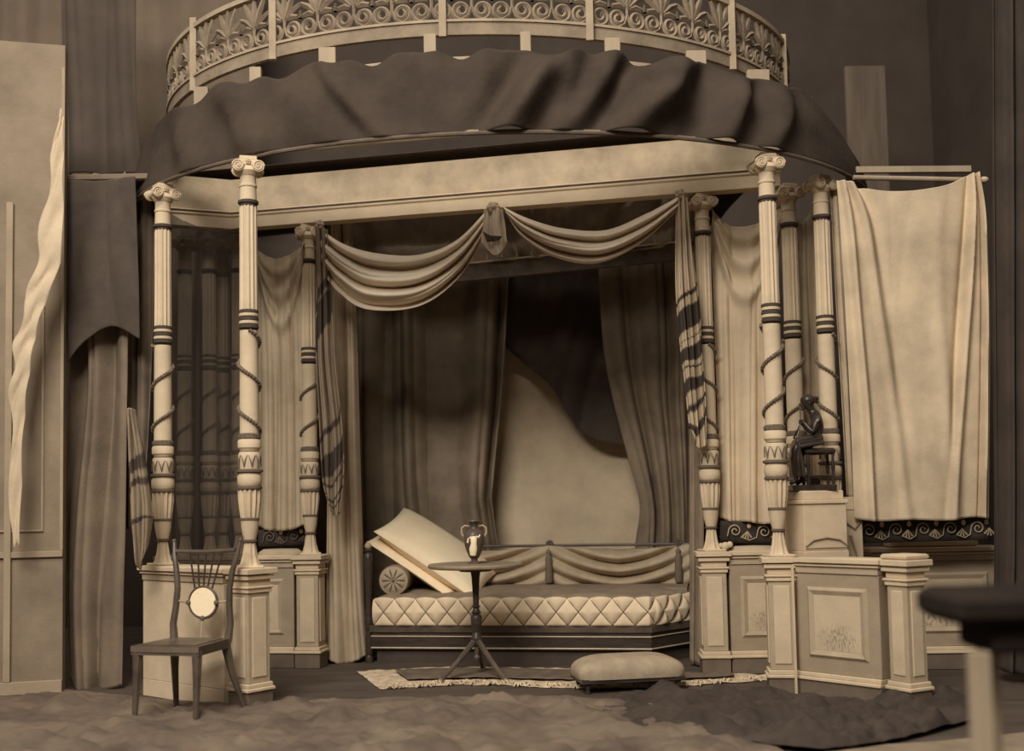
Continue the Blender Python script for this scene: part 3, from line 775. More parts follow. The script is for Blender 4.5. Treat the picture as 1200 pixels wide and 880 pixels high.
# cushions roll between border and wall
for (pxa, pxb, py, Y, lb) in ((856, 908, 647, 7.42, 'pale padded roll on the low wall below the scroll border, right of alcove'),(304, 354, 650, 8.14, 'pale padded roll on the low wall left of the alcove')):
    a = P(pxa, py, Y); b = P(pxb, py-1, Y)
    o = MB().tube([a, a.lerp(b, .1), a.lerp(b, .5), a.lerp(b, .9), b], [.02, .04, .043, .04, .02], 12).build('bolster', M_mid); tag(o, lb, 'bolster')
o = MB(); kp = P(850, 640, 7.38)
for k, (dx_, dz_, r_) in enumerate(((0,0,.028),(.03,.01,.022),(-.01,-.03,.02),(.015,-.05,.018),(-.028,.005,.018))): o.ball((kp.x+dx_, kp.y, kp.z+dz_), r_, r_*.8, r_, 10, 7)
tag(o.build('tassel', M_plaster), 'pale bunched tassel at the foot of the right alcove column', 'tassel')

# ------------------------------------------------------------------ sofa
fl_ = G(432, 777); Lp = Vector((P(436, 777, 8.15).x, 8.15)); Rp = Vector((P(764, 777, 7.78).x, 7.78))
sa = math.atan2(Rp.y-Lp.y, Rp.x-Lp.x); SLn = (Rp-Lp).length
t = thing('sofa', 'long dark wooden daybed with pale net-tufted mattress in the alcove', 'sofa', (Lp.x, Lp.y, 0), sa)
D = .95; E = .30; F_ = .42
def plan_in(i, e=0): return [(0+i, i), (SLn-i*.4, i), (SLn+E-i, F_), (SLn+E-i, D-i), (0+i, D-i)]
mb = MB().plan(plan_in(.03), 0, .10); mb.build('plinth', M_band, t, smooth=0)
mb = MB().plan(plan_in(0), .10, .26); mb.build('base', M_wood, t, smooth=0)
def edge_line(z, r): 
    p = plan_in(-.004); return MB().tube([(p[0][0], p[0][1], z), (p[1][0], p[1][1], z), (p[2][0], p[2][1], z), (p[3][0], p[3][1], z)], r, 6)
edge_line(.112, .0055).build('gilt_line', M_gilt, t)
edge_line(.195, .0045).build('gilt_line', M_gilt, t)
mb = MB().plan(plan_in(-.012), .225, .275); mb.build('rail', M_chair, t, smooth=0)
# mattress with net tufting
pf = [(0.02, 0.0), (SLn-.02, 0.0), (SLn+E-.03, F_), (SLn+E-.03, D-.08)]
cl = [0]
for i in range(3): cl.append(cl[-1]+math.dist(pf[i], pf[i+1]))
def along_f(s_):
    for i in range(3):
        if s_ <= cl[i+1] or i == 2:
            f = (s_-cl[i])/(cl[i+1]-cl[i]); a_, b_ = pf[i], pf[i+1]
            n_ = Vector((b_[1]-a_[1], -(b_[0]-a_[0]))).normalized()
            # round the corner
            n2 = n_
            for j_ in (1, 2):
                dd_ = s_-cl[j_]
                if abs(dd_) < .08:
                    aa, bb = pf[j_-1], pf[j_]; cc = pf[j_+1]
                    na = Vector((bb[1]-aa[1], -(bb[0]-aa[0]))).normalized(); nb = Vector((cc[1]-bb[1], -(cc[0]-bb[0]))).normalized()
                    k_ = (dd_+.08)/.16; n2 = na.lerp(nb, k_).normalized()
            return (lerp(a_[0], b_[0], f), lerp(a_[1], b_[1], f)), n2
Z0, Z1 = .275, .465; w = .158
def tuft(s_, v):
    # diamond lattice, puffed cells
    a_ = s_/w+v*1.0; b_ = s_/w-v*1.0
    return min(abs(math.sin(PI*a_)), abs(math.sin(PI*b_)))
def mside(u, v):
    s_ = u*cl[-1]; (x, y), n_ = along_f(s_)
    pf_ = tuft(s_, v)**.55
    endk = 1 if s_ < cl[1]+.05 else 1.5
    bl = math.sin(PI*v)**.5*.02 + .026*pf_*endk
    return (x+n_.x*bl, y+n_.y*bl, lerp(Z0, Z1, v)+(.012*abs(math.sin(PI*s_/w)) if v > .95 else 0))
M_matt = mat('mattress_side', .62, .55, 8, bump=.15)
mo = MB().grid(mside, 520, 24).build('mattress', M_matt, t, smooth=80)
# net cords
mb = MB()
for k in range(-1, int(cl[-1]/w)+1):
    for sg in (-1, 1):
        ptsn = []
        for j_ in range(9):
            v = j_/8; s_ = (k+ (v if sg > 0 else 1-v))*w
            if 0 <= s_ <= cl[-1]:
                (x, y), n_ = along_f(s_); bl = math.sin(PI*v)**.5*.02+.006; ptsn.append((x+n_.x*bl, y+n_.y*bl, lerp(Z0, Z1, v)))
        if len(ptsn) > 2: mb.tube(ptsn, .0032, 4)
mb.build('net_cord', M_band, mo)
def mtop(u, v):
    s_ = u*cl[-1]; (x, y), n_ = along_f(s_)
    cxp, cyp = min(max(x, .25), SLn-.1), D*.62
    X = lerp(x, cxp, v); Yy = lerp(y, cyp, v)
    return (X, Yy, Z1+.045*(1-(1-v)**2)*.9+.014*abs(math.sin(PI*s_/w))*math.sin(PI*min(1, v*4))*(1 if v < .25 else 0)+.01*math.sin(9*X)*math.sin(8*Yy))
MB().grid(mtop, 300, 16).build('mattress_top', M_sofatop, mo, smooth=80)
MB().plan([(0.03, D*.55), (SLn+E-.06, D*.5), (SLn+E-.06, D-.04), (.03, D-.04)], Z0, Z1+.035).build('mattress_back', M_sofatop, mo)
# posts
def turned_post(x, y, zt, name, m=M_wood):
    pr = [(.030,0),(.030,.03),(.022,.05),(.030,.07),(.028,.10),(.030,.16),(.022,.20),(.030,.24),(.034,.27),(.028,.30),(.024,.32),(.028,.34),(.022,.36),(.024,.42),(.026,.52),(.030,.62),(.032,.68),(.030,.72),(.016,.735),(.028,.745),(.014,.76)]
    o_ = MB().lathe([(r_, z_/.76*zt) for r_, z_ in pr], 18).build(name, m, t); o_.location = (x, y, 0)
    f_ = MB().ball((0, 0, 0), .026).build('ball_finial', M_mid if m is M_wood else M_bandm, o_); f_.location = (0, 0, zt+.018)
    return o_
turned_post(-.03, .03, .83, 'post')
turned_post(-.03, D-.05, .83, 'post')
bx = [.0, 1.27, SLn+E-.04]
def locx(px, py, Yg):
    p = P(px, py, Yg); v = Vector((p.x-Lp.x, p.y-Lp.y)); return v.x*math.cos(sa)+v.y*math.sin(sa), -v.x*math.sin(sa)+v.y*math.cos(sa)
for px, Yg in ((643, 8.75), (795, 8.62)):
    x_, y_ = locx(px, 640, Yg); x_ = min(x_, SLn+E-.03)
    o_ = MB().lathe([(.022,.45),(.026,.5),(.020,.6),(.024,.68),(.030,.72),(.020,.74)], 14).build('back_post', M_tand, t); o_.location = (x_, D-.05, .035)
    rb = MB()
    for k in range(7):
        a_ = 2*PI*k/7; rb.ball((.022*math.cos(a_), -.012, .024*math.sin(a_)), .013, .012, .013, 8, 6)
    rb.ball((0, -.02, 0), .012, n=8, m=6)
    r_ = rb.build('rosette_finial', M_bandm, o_); r_.location = (0, 0, .775)
    tl = MB().lathe([(.006,.0),(.020,-.02),(.017,-.05),(.026,-.06),(.032,-.24),(.026,-.26)], 12, 6, .2).build('tassel', M_tand, o_); tl.location = (0, -.085, .74)
MB().tube([(-.03, D-.05, .80), (SLn+E-.03, D-.05, .80)], .011, 8).build('back_rail', M_chair, t)
x1_, _ = locx(643, 640, 8.75)
def backcloth(x0, x1, seed):
    def fn(u, v):
        x = lerp(x0, x1, u); env = math.sin(PI*u)
        z = lerp(.80, .50, v)
        k = 5.0
        q = v*(1-.35*env) + .0
        drag = v - .55*env**.8*(1-abs(u-.5)*.4)
        d = .06*pleat(2.6*(drag)+.35+seed)*(.25+.75*env)+.03*pleat(3.5*u+seed)*(1-env)*v+.03*math.sin(PI*v)
        return (x, D-.075-d, z-.035*env*(1-v))
    return MB().grid(fn, 70, 50).build('back_drapery', mat('sofa_drapery', .42, .32, 8), t, smooth=80, solid=.006)
backcloth(-.01, x1_, 0.1); backcloth(x1_, SLn+E-.04, .0)

# pillows
def pillow(w_, d_, h_, name, m, e=2.6, parent=None, pinch=.06):
    def sgn(v): return -1 if v < 0 else 1
    mb = MB(); n = 28
    vs = []; fs = []
    for side in (1, -1):
        o_ = len(vs)
        for j_ in range(n+1):
            for i_ in range(n+1):
                x = 2*i_/n-1; y = 2*j_/n-1
                r = (1-x**2)*(1-y**2)
                k1 = 1-pinch*(1-y*y)**1 ; k2 = 1-pinch*(1-x*x)
                hh = h_/2*(max(r, 0)**.42) * (1+.05*noise.noise(Vector((x*2, y*2, side))))
                vs.append((x*w_/2*(1-pinch*(1-abs(y))**0*(1-y*y)*abs(x)**3), y*d_/2*(1-pinch*(1-x*x)*abs(y)**3), side*hh))
        for j_ in range(n):
            for i_ in range(n):
                a_ = o_+j_*(n+1)+i_; f = (a_, a_+1, a_+n+2, a_+n+1); fs.append(f if side > 0 else tuple(reversed(f)))
    mb.add(vs, fs)
    return mb.build(name, m, parent, smooth=80)
def local_to_world(x, y, z): 
    c_, s_ = math.cos(sa), math.sin(sa); return (Lp.x+x*c_-y*s_, Lp.y+x*s_+y*c_, z)
pA = Vector((-1.12, 8.40, 1.02)); e1 = Vector((.665, -.05, -.46)); e2 = Vector((.40, .48, -.05))
def place_pillow(o, off):
    ex = e1.normalized(); ez = e1.cross(e2).normalized(); ez = ez if ez.z > 0 else -ez; ey = ez.cross(ex)
    m_ = Matrix((ex, ey, ez)).transposed().to_4x4(); m_.translation = pA+(e1+e2)/2+off; o.matrix_world = m_
    return ex, ey, ez
p1 = pillow(.92, .68, .21, 'pillow', M_white, pinch=.05); ex, ey, ez = place_pillow(p1, Vector((0, 0, .01)))
tag(p1, 'large white square pillow tilted against the left end of the sofa', 'pillow')
p2 = pillow(.88, .64, .10, 'pillow', M_white, pinch=.05); place_pillow(p2, -ez*.09-ey*.035-ex*.03)
tag(p2, 'second white pillow tucked directly beneath the large tilted one', 'pillow')
t2 = thing('bolster', 'round bolster with sunburst-pleated end at the left end of the sofa', 'bolster', local_to_world(.14, .10, .588), sa+R(10))
prf = []
mb = MB().lathe([(.100, 0), (.108, .01), (.112, .03), (.112, .40), (.10, .46), (.03, .48)], 40, 20, .03).xf(Matrix.Rotation(R(-90), 4, 'X')); mb.build('roll', mat('bolster_brown', .24, .17, 9), t2)
def burst(u, v):
    a_ = u*2*PI; r_ = .104*v
    dz = .018*(1-v*v) + .012*abs(math.sin(a_*5))**.6*math.sin(PI*min(1, v*1.1))
    return (r_*math.cos(a_), -dz, r_*math.sin(a_))
MB().grid(burst, 120, 10).build('sunburst_end', M_mid, t2, smooth=80)
mb = MB()
for k in range(10):
    a_ = 2*PI*(k)/10
    mb.tube([(.02*math.cos(a_), -.024, .02*math.sin(a_)), (.055*math.cos(a_), -.019, .055*math.sin(a_)), (.085*math.cos(a_), -.012, .085*math.sin(a_))], [.003, .007, .003], 5)
mb.ball((0, -.024, 0), .012, .008, .012, 10, 6)
mb.build('star_trim', M_bandm, t2)

# ------------------------------------------------------------------ table and vase
TC = P(557, 660, 7.35); tx, ty = TC.x, 7.35
t = thing('side_table', 'round-topped tripod table standing before the sofa', 'table', (tx, ty, 0))
MB().lathe([(.10,.715),(.30,.722),(.312,.730),(.314,.742),(.308,.750)], 60).build('table_top', M_tabletop, t)
MB().lathe([(.105,.700),(.11,.705),(.11,.716)], 30).build('top_block', M_wood, t)
MB().lathe([(.012,.205),(.022,.215),(.030,.225),(.038,.26),(.034,.272),(.030,.285),(.022,.30),(.034,.34),(.038,.40),(.030,.415),(.022,.42),(.034,.43),(.022,.445),(.019,.46),(.030,.47),(.019,.48),(.021,.55),(.027,.66),(.034,.70)], 20).build('pillar', M_wood, t)
MB().lathe([(.003,.10),(.018,.12),(.022,.14),(.012,.155),(.016,.17),(.014,.23)], 16).build('drop_finial', M_chair, t)
for an in (-52, 222, 85):
    c_, s_ = math.cos(R(an)), math.sin(R(an)); L_ = .30
    lg = MB().tube([(c_*.02, s_*.02, .245), (c_*L_*.5, s_*L_*.5, .135), (c_*L_, s_*L_, .025)], [.020, .017, .014], 8).build('leg', M_chair, t)
    MB().ball((c_*(L_+.008), s_*(L_+.008), .018), .02, .02, .018, 10, 7).build('foot', M_tabletop, lg)
t = thing('vase', 'small two-handled amphora with a pale figure on the tripod table', 'vase', (tx-.005, ty-.02, .75))
MB().lathe([(.040,0),(.040,.008),(.022,.018),(.020,.028),(.034,.045),(.052,.085),(.064,.125),(.070,.165),(.068,.195),(.056,.215),(.030,.228),(.024,.238),(.026,.255),(.040,.272),(.052,.278),(.050,.284),(.03,.28)], 36).build('body', M_vase, t)
for sg in (-1, 1):
    MB().tube([(sg*.064, 0, .175), (sg*.082, 0, .20), (sg*.080, 0, .235), (sg*.058, 0, .25), (sg*.030, 0, .245)], .007, 7).build('handle', M_mid, t)
# pale standing draped figure in relief
mb = MB(); yv = -.066
mb.ball((.002, yv+.016, .198), .010, .008, .013, 10, 7)
mb.tube([(0, yv+.004, .185), (0, yv-.002, .165), (0, yv, .135), (-.004, yv+.004, .10), (-.006, yv+.018, .058)], [.010, .022, .018, .026, .020], 10, flat=.5)
mb.tube([(-.012, yv+.002, .18), (-.034, yv+.010, .165), (-.040, yv+.014, .14)], .007, 6); mb.tube([(.012, yv+.002, .18), (.032, yv+.008, .175), (.040, yv+.013, .19)], .007, 6)
mb.build('figure_relief', M_white, t)

# ------------------------------------------------------------------ footstool
fp = G(735, 806); 
t = thing('footstool', 'low oblong footstool with domed velvet pad', 'footstool', (P(735, 790, 6.85).x, 6.85, 0), R(10))
fw, fd = .66, .34
def pad(u, v):
    a_ = u*2*PI; vv = v*PI/2
    c_, s_ = math.cos(a_), math.sin(a_)
    ex = .35
    X = (abs(c_)**ex)*(1 if c_ > 0 else -1); Yy = (abs(s_)**ex)*(1 if s_ > 0 else -1)
    sc = math.cos(vv)**.45; bul = 1+.035*math.sin(PI*min(1, v*1.6))
    return (X*fw/2*sc*bul, Yy*fd/2*sc*bul, .085+.125*math.sin(vv)**.9)
MB().grid(pad, 96, 20).build('pad', M_stool, t, smooth=80)
MB().box(-fw/2+.01, fw/2-.01, -fd/2+.01, fd/2-.01, .06, .088).build('frame', M_wood, t)
for sx in (-1, 1):
    for sy in (-1, 1):
        l_ = MB().lathe([(.012,0),(.016,.012),(.011,.03),(.018,.055),(.018,.064)], 12).build('leg', M_wood, t); l_.location = (sx*(fw/2-.05), sy*(fd/2-.04), 0)

# ------------------------------------------------------------------ chair
t = thing('chair', 'dark side chair with spindle lyre back and white round medallion', 'chair', (0,0,0), R(-15))
Bc = P(233, 759, 5.86)
wf, wbk, dp, sh = .405, .37, .37, .425
# local: front-right corner at origin; x to the left is negative, y back
t.location = (Bc.x, 5.86, 0)
seat = MB().plan([(-wf, 0), (0, 0), (-.02, dp), (-wf+.02, dp)], sh-.05, sh).build('seat', M_chair, t, smooth=0)
MB().plan([(-wf+.035, .03), (-.035, .03), (-.05, dp-.04), (-wf+.05, dp-.04)], sh-.001, sh+.004).build('seat_cane', M_chair, seat, smooth=0)
MB().plan([(-wf+.0, -.004), (0, -.004), (0, .0), (-wf, .0)], sh-.033, sh-.004).build('seat_edge', M_darkpl, seat, smooth=0)
for i, (x, y, fx, fy) in enumerate(((-wf+.025, .025, -wf+.02, -.0), (-.025, .025, -.02, .0), (-.045, dp-.02, .035, dp+.07), (-wf+.045, dp-.02, -wf-.0, dp+.07))):
    MB().tube([(x, y, sh-.02), (lerp(x, fx, .3), lerp(y, fy, .25), .25), (fx, fy, .0)], [.029, .021, .014], 8).build('leg', M_chair, t)
bh = .96
for sg, x0 in ((-1, -wf+.035), (1, -.035)):
    xo = x0
    pp = MB().tube([(xo, dp-.01, sh-.02), (xo+sg*.012, dp+.0, .50), (xo+sg*.0, dp+.01, .60), (xo-sg*.004, dp+.02, .70), (xo+sg*.010, dp+.03, .80), (xo+sg*.03, dp+.045, .88), (xo+sg*.042, dp+.06, bh)], [.024, .020, .019, .018, .017, .015, .010], 8).build('back_post', M_chair, t)
    MB().ball((xo+sg*.043, dp+.06, bh+.004), .013, n=10, m=6).build('tip', M_chair, pp)
cxm = -wf/2; ytop = dp+.042
MB().tube([(-wf+.015, ytop, .905), (cxm, ytop+.015, .90), (-.015, ytop, .91)], .013, 8).build('top_rail', M_chair, t)
zm = .62; rm = .088
for k in range(5):
    xt = cxm+(k-2)*.052; xb = cxm+(k-2)*.027
    MB().tube([(xt, ytop+.008, .90), (xb, dp+.02, zm+rm-.006+(-.006 if abs(k-2) == 2 else 0))], .006, 6).build('spindle', M_wood, t)
md = MB().lathe([(rm-.008, -.008), (rm-.004, 0), (rm-.008, .008)], 40).xf(Matrix.Translation((cxm, dp+.018, zm)) @ Matrix.Rotation(PI/2, 4, 'X')).build('medallion', M_white, t)
MB().tube([(cxm+rm*math.cos(a_), dp+.018, zm+rm*math.sin(a_)) for a_ in [2*PI*k/40 for k in range(40)]], .008, 8, closed=True).build('medallion_ring', M_chair, md)
for an in (180, 0, 270):
    rr = MB().ball((0, 0, 0), .015, .012, .015, 10, 7).build('rosette', M_bandm, md); rr.location = (cxm+rm*math.cos(R(an)), dp+.006, zm+rm*math.sin(R(an)))
MB().tube([(-wf+.035, dp+.012, zm+.01), (cxm-rm, dp+.018, zm)], .007, 6).build('side_bar', M_woodp, t)
MB().tube([(-.035, dp+.012, zm+.01), (cxm+rm, dp+.018, zm)], .007, 6).build('side_bar', M_woodp, t)
MB().tube([(cxm, dp+.01, zm-rm), (cxm, dp-.005, sh)], .008, 6).build('bottom_bar', M_woodp, t)

# ------------------------------------------------------------------ statue stand
sp_ = P(955, 600, 6.72); SX, SY, SZ = sp_.x, 6.76, P(955, 575, 6.72).z
t = thing('statue_stand', 'pale stepped stand with arched front carrying the bronze figure', 'stand', (SX+.01, SY, 0), R(16))
MB().box(-.15, .15, -.12, .12, 0, SZ-.36).build('base', M_plaster, t)
MB().box(-.145, .145, -.115, .115, SZ-.36, SZ-.08).build('body', M_plaster, t)
MB().box(-.155, .155, -.125, .125, SZ-.08, SZ-.055).build('collar', M_plaster, t)
MB().box(-.135, .135, -.105, .105, SZ-.055, SZ).build('top_block', M_plaster, t)
mb = MB().tube([(-.14, -.118, SZ-.33), (-.09, -.121, SZ-.295), (0, -.122, SZ-.28), (.09, -.121, SZ-.295), (.14, -.118, SZ-.33)], .006, 6)
mb.box(-.14, .14, -.120, -.113, SZ-.345, SZ-.338, .001)
mb.build('arch_moulding', M_grey, t)
t = thing('bracket', 'pale carved scroll bracket beside the statue stand', 'bracket', (P(992, 620, 7.03).x, 7.03, 0), R(16))
MB().box(-.11, .06, -.085, .085, 0, SZ-.12).build('block', M_plaster, t)
MB().poly([(-.12,SZ-.12),(.07,SZ-.12),(.10,SZ-.06),(.06,SZ-.04),(-.12,SZ-.05)], -.09, .09).build('cornice', M_plaster, t, smooth=0)
mb = MB().tube([(-.06,-.090,SZ-.2),(0,-.092,SZ-.24),(.05,-.090,SZ-.19)], .006, 6); mb.tube([(-.03,-.090,SZ-.28),(.0,-.092,SZ-.38),(.03,-.090,SZ-.46)], [.012,.008,.004], 6)
mb.build('carving', M_grey, t)

# ------------------------------------------------------------------ bronze figure
def S3(px, py, dy=0): p = P(px, py, SY+dy); return p
t = thing('statuette', 'dark bronze statuette of a seated girl playing two pipes', 'statuette', (SX, SY, SZ))
inv = Vector((SX, SY, SZ))
def L3(px, py, dy=0): return S3(px, py, dy)-inv
def skin(name, chains, m, parent, sub=2):
    """chains: lists of (co, radius) sharing points by identical coordinates; first point is the root"""
    vs = []; rs = []; es = []; idx = {}
    for ch in chains:
        prev = None
        for co, r_ in ch:
            key = tuple(round(c_, 5) for c_ in co)
            if key not in idx: idx[key] = len(vs); vs.append(tuple(co)); rs.append(r_)
            i = idx[key]
            if prev is not None and prev != i: es.append((prev, i))
            prev = i
    me = bpy.data.meshes.new(name); me.from_pydata(vs, es, []); me.update(); me.materials.append(m)
    o = bpy.data.objects.new(name, me); C.objects.link(o); o.parent = parent
    md = o.modifiers.new('skin', 'SKIN'); md.use_smooth_shade = True
    for i, r_ in enumerate(rs):
        rr = r_ if isinstance(r_, tuple) else (r_, r_)
        me.skin_vertices[0].data[i].radius = rr
    me.skin_vertices[0].data[0].use_root = True
    sb_ = o.modifiers.new('sub', 'SUBSURF'); sb_.levels = sub; sb_.render_levels = sub
    return o
pelvis = L3(961, 518); waist = L3(961, 506); chest = L3(957, 494); neckb = L3(953, 484); neck = L3(950.5, 481); headc = L3(946, 473); headt = L3(945, 467)
sL = L3(957, 489, .055); sR_ = L3(957, 489, -.055); eL = L3(950, 507, .065); eR_ = L3(953, 507, -.065); hL = L3(940, 496, .03); hR = L3(941, 494, -.03)
kL = L3(934, 523, .05); kR = L3(931, 524, -.045); aL = L3(940, 563, .05); aR_ = L3(933, 563, -.05); fL = L3(932, 567.5, .05); fR = L3(925, 567.5, -.05)
body = skin('body', [
 [(pelvis, .048), (waist, .044), (chest, .054), (neckb, .036), (neck, .024), (headc, .042), (headt, .038)],
 [(chest, .046), (sL, .027), (eL, .019), (hL, .012)], [(chest, .046), (sR_, .027), (eR_, .019), (hR, .012)],
 [(pelvis, .048), (kL, .027), (aL, .015), (fL, .012)], [(pelvis, .048), (kR, .027), (aR_, .015), (fR, .012)]], M_bronze, t)
# fingers round the pipes
for hp, sg in ((hL, 1), (hR, -1)):
    for k in range(4):
        b0 = hp+Vector((-.004, 0, -.010+.006*k)); 
        MB().tube([b0, b0+Vector((-.012, -sg*.008, .001)), b0+Vector((-.016, -sg*.018, -.001))], [.0036, .0033, .0026], 6).build('finger', M_bronze, body)
    MB().tube([hp+Vector((.0, 0, .006)), hp+Vector((-.006, -sg*.012, .012)), hp+Vector((-.014, -sg*.018, .012))], [.004, .0035, .003], 6).build('thumb', M_bronze, body)
# face
mb = MB(); mb.tube([headc+Vector((-.036, 0, .012)), headc+Vector((-.049, 0, -.006)), headc+Vector((-.036, 0, -.009))], [.004, .006, .004], 6)
mb.ball(tuple(headc+Vector((-.030, 0, -.032))), .012, .012, .009, 10, 7); mb.ball(tuple(headc+Vector((-.040, 0, -.018))), .005, .009, .004, 8, 6)
for sg in (-1, 1): mb.ball(tuple(headc+Vector((-.036, sg*.013, .007))), .005, .006, .004, 8, 6); mb.ball(tuple(headc+Vector((.004, sg*.040, .0))), .006, .004, .009, 8, 6)
mb.build('face', M_bronze, body)
hb_ = MB(); hc = headc+Vector((.006, 0, .020)); hb_.ball(tuple(hc), .049, .046, .036, 16, 10)
for k in range(9):
    a_ = R(20*k-20); hb_.ball((hc.x-.03*math.cos(a_), hc.y+.001*k, hc.z+.024*math.sin(a_)), .012, .03, .010, 10, 6)
bn = headc+Vector((.052, 0, .030)); hb_.ball(tuple(bn), .018, .018, .016, 12, 8); hb_.ball(tuple(bn+Vector((.008, 0, -.02))), .010, .012, .012, 10, 7)
hb_.build('hair', M_bronze, body)
# draped skirt
def skirt2(u, v):
    a_ = lerp(-.1*PI, 1.1*PI, u); 
    s0_ = pelvis.lerp((kL+kR)/2, min(1, v*1.7)) if v < .6 else ((kL+kR)/2).lerp((aL+aR_)/2+Vector((0, 0, .02)), (v-.6)/.4)
    r_ = lerp(.066, .078, v)+.005*math.sin(u*34)+.005*math.sin(u*21+v*4)
    if v < .6: n_ = Vector((.0, math.cos(a_), math.sin(a_)))
    else:
        k_ = min(1, (v-.6)/.15); n_ = Vector((-math.sin(a_)*k_*.6, math.cos(a_)*1.1, math.sin(a_)*(1-k_)))
    q = s0_+Vector((n_.x*r_, n_.y*r_*1.25, n_.z*r_*.75)); return q
MB().grid(skirt2, 60, 36).build('skirt', M_bronze, t, smooth=80, solid=.004)
mb = MB()
for sg in (-1, 1): mb.tube([headc+Vector((-.044, sg*.004, -.020)), L3(938, 497, sg*.02), L3(930 if sg > 0 else 934, 514, sg*.035)], [.004, .0045, .0065], 8)
mb.build('pipes', M_bronze, t)
st = MB(); c1 = L3(958, 529)
st.box(c1.x-.092, c1.x+.092, -.075, .075, c1.z-.02, c1.z+.018, .012)
seat_s = st.build('stool_seat', M_bronze, t)
for dx_ in (-.075, .075):
    for dy_ in (-.058, .058):
        MB().lathe([(.007, .034), (.011, .05), (.008, .10), (.012, .14), (.009, .18), (.008, c1.z-.01)], 8).xf(Matrix.Translation((c1.x+dx_, dy_, 0))).build('stool_leg', M_bronze, t)
for dy_ in (-.058, .058): MB().tube([(c1.x-.075, dy_, .09), (c1.x+.075, dy_, .09)], .006, 6).build('stool_stretcher', M_bronze, t)
MB().box(-.142, .125, -.095, .095, 0, .036).build('base_slab', M_bronze, t)

# ------------------------------------------------------------------ rugs and floor cloths
def poly_sheet(name, outline, m, amp, sc, label, cat, nz=.012, n=70, seed=0, inner=None):
    """cloth on the floor; outline rows near->far of photo pixels on the floor"""
    def fn(u, v):
        cols = [cat1(r_, u) for r_ in outline]; x = cat1([c_[0] for c_ in cols], v); y = cat1([c_[1] for c_ in cols], v)
        g = G(x, y); q = Vector((g.x*sc, g.y*sc, seed))
        e_ = min(1, min(u, 1-u)*8)*min(1, min(v, 1-v)*8)
        h_ = abs(noise.noise(q))*1.2+abs(noise.noise(q*2.3))*.5+.25*abs(noise.noise(q*5.1))
        return (g.x, g.y, nz+amp*h_*(.15+.85*e_))
    o = MB().grid(fn, n, n).build(name, m, None, smooth=80, solid=.004); return tag(o, label, cat)
poly_sheet('floor_cloth', [[(-80,960),(250,960),(500,960),(800,960),(960,960)],[(-60,880),(250,875),(500,875),(740,875),(920,885)],[(-20,800),(250,826),(500,820),(700,822),(840,858)]], M_floorc, .075, 3.6, 'crumpled brown ground cloth across the foreground', 'floor cloth', n=150)
poly_sheet('dark_cloth', [[(700,852),(860,872),(960,884),(1050,872),(1140,848)],[(710,832),(860,842),(960,850),(1050,848),(1150,830)],[(730,815),(860,819),(960,823),(1050,827),(1140,812)]], mat('black_brown_cloth', .05, .03, 6), .10, 4.2, 'dark crumpled cloth heap in front of the painted-panel wall', 'floor cloth', n=110, seed=5, nz=.02)
poly_sheet('ground_patch', [[(930,960),(1050,960),(1300,960)],[(960,890),(1080,890),(1290,880)],[(985,876),(1100,870),(1290,850)]], M_sand, .01, 3, 'pale worn ground patch in the lower right corner', 'ground', n=40, seed=9, nz=.006)
# rug: pale ragged edge, brown middle
t = thing('rug', 'brown rug with pale ragged fringe in front of the sofa', 'rug')
def rug(rows, z, m, name, ragged=0, seed=0, nu=120, nv=24):
    def fn(u, v):
        cols = [cat1(r_, u) for r_ in rows]; x = cat1([c_[0] for c_ in cols], v); y = cat1([c_[1] for c_ in cols], v)
        rg = ragged*noise.noise(Vector((u*22, v*2, seed)))
        g = G(x, y+rg); return (g.x, g.y, z+.012*abs(noise.noise(Vector((g.x*9, g.y*9, seed)))))
    return MB().grid(fn, nu, nv).build(name, m, t, smooth=80, solid=.004)
rug([[(445,808),(560,803),(660,807),(760,806),(900,798)],[(418,788),(520,783),(640,784),(760,788),(900,792)]], .004, M_rugp, 'pale_edge', 1.6, 3)
rug([[(478,800),(560,798),(660,800),(760,801),(860,796)],[(462,789),(520,787),(640,788),(760,792),(860,793)]], .022, M_rugm, 'brown_field', .6, 7)
mb = MB(); rnd = random.Random(4)
for k in range(170):
    x = lerp(450, 705, rnd.random()) if k < 130 else lerp(740, 905, rnd.random()); y = cat1([808,803,807,806,798], (x-445)/455)-rnd.uniform(0, 3)
    g = G(x, y); a_ = rnd.uniform(-2.4, -.7); l_ = rnd.uniform(.02, .06)
    mb.tube([(g.x, g.y, .016), (g.x+.5*l_*math.cos(a_), g.y+.5*l_*math.sin(a_), .022), (g.x+l_*math.cos(a_), g.y+l_*math.sin(a_), .008)], [.007, .008, .004], 5)
fr_ = mb.build('fringe', M_rugp, t); fr_['kind'] = 'stuff'
# batten on floor left
a = G(305, 836); b = G(450, 846)
o = MB().tube([(a.x, a.y, .02), (b.x, b.y, .018)], .011, 6).build('floor_batten', M_floorc); tag(o, 'thin batten lying on the floor right of the front left pedestal', 'batten')

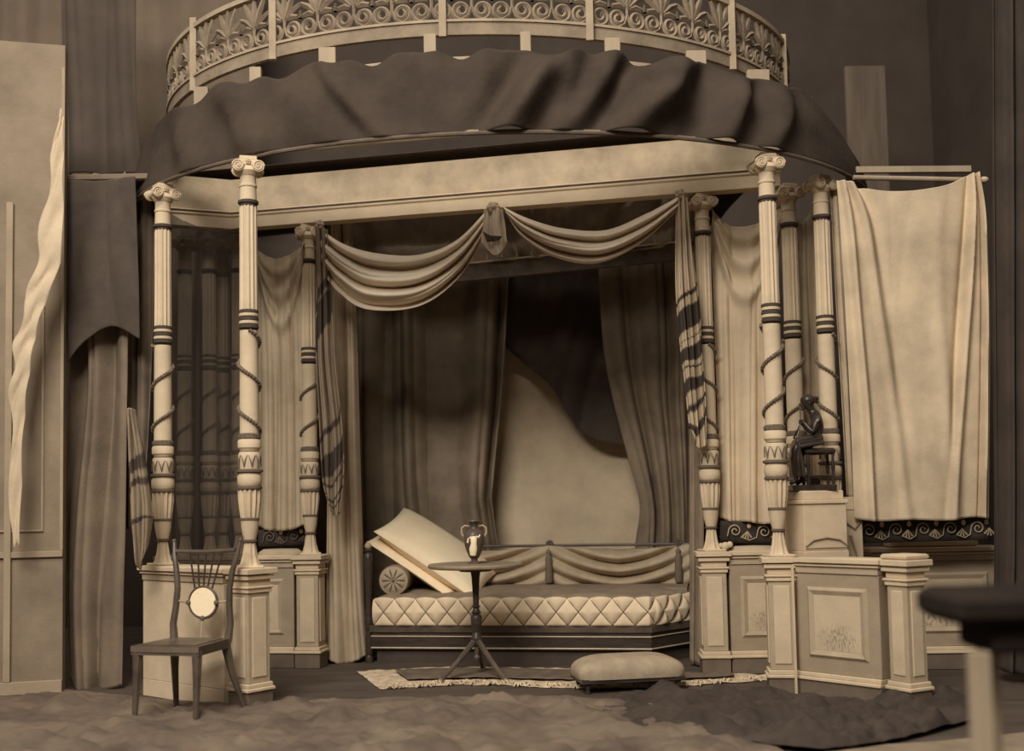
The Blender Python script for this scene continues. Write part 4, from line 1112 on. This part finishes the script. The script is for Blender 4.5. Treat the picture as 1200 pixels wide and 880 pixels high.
# ------------------------------------------------------------------ right background and foreground
pa = P(1015, 135, 9.2)
pk = MB().box(pa.x-.17, pa.x+.17, 9.18, 9.22, 0, P(1015, 78, 9.2).z, .005).build('plank', mat('plank_brown', .12, .07, 3, stretch=(3,1,.3))); tag(pk, 'upright brown plank in the dark background right of the canopy', 'plank')
o = hanging('curtain', [[(1162,-20),(1190,-20),(1230,-20)],[(1164,400),(1190,400),(1230,400)],[(1166,640),(1190,640),(1230,640)],[(1160,780),(1190,790),(1230,790)]], 6.9, 6.6, .05, 2.5, mat('right_dark_drape', .05, .03, 3), 120, 40, 40)
tag(o, 'very dark drape at the right edge of the picture', 'curtain')
st_ = P(1097, 700, 2.7)
t = thing('stand', 'blurred stand with dark top and pale leg in the near right foreground', 'stand', (st_.x, 2.7, 0))
zt = P(1120, 690, 2.7).z; zb_ = P(1120, 727, 2.7).z
M_st = mat('stand_black', .02, .012, 5, rough=.95, spec=.1)
MB().box(0, .60, -.14, .14, zb_, zt, .02).build('top', M_st, t)
MB().box(.09, .55, -.10, .10, zb_-.07, zb_, .01).build('under_block', M_st, t)
lx = P(1128, 800, 2.7).x-st_.x
for x_, y_ in ((lx, -.1), (lx+.32, -.1), (lx+.1, .085), (lx+.4, .085)):
    if y_ > 0: x_ -= .002
    MB().box(x_-.022, x_+.022, y_-.018, y_+.018, 0, zb_-.06, .004).build('leg', M_woodp, t)

# ------------------------------------------------------------------ light
def area(name, loc, target, sx, sy, e, col=(1,1,1)):
    l = bpy.data.lights.new(name, 'AREA'); l.shape = 'RECTANGLE'; l.size = sx; l.size_y = sy; l.energy = e; l.color = col
    o = bpy.data.objects.new(name, l); C.objects.link(o); o.location = loc
    o.rotation_euler = (Vector(target)-Vector(loc)).to_track_quat('-Z', 'Y').to_euler(); return o
area('added_front_light', (-2.3, -1.2, 6.3), (.6, 7.9, 1.4), 4.0, 1.5, 600, (1, .95, .88))  # unseen area light added for the daylight from the left front
area('added_high_light', (-1.9, .5, 9.7), (.3, 7.6, 2.6), 3.0, 2.6, 480, (1, .95, .88))  # unseen high area light added to brighten frieze and swags
w_ = bpy.data.worlds.new('world'); bpy.context.scene.world = w_; w_.use_nodes = True
nt = w_.node_tree; bg = nt.nodes['Background']; bg.inputs[1].default_value = .62
tc = nt.nodes.new('ShaderNodeTexCoord'); sx_ = nt.nodes.new('ShaderNodeSeparateXYZ'); cr = nt.nodes.new('ShaderNodeValToRGB')
nt.links.new(tc.outputs['Generated'], sx_.inputs[0]); nt.links.new(sx_.outputs[2], cr.inputs[0]); nt.links.new(cr.outputs[0], bg.inputs[0])
e = cr.color_ramp.elements; e[0].position = 0; e[0].color = (.10, .082, .07, 1); e[1].position = .85; e[1].color = (1, .89, .80, 1)
m_ = e.new(.30); m_.color = (.20, .175, .155, 1)
sc = bpy.context.scene
sc.view_settings.view_transform = 'Standard'; sc.view_settings.look = 'None'; sc.view_settings.exposure = 0; sc.view_settings.gamma = 1; sc.view_settings.use_curve_mapping = False
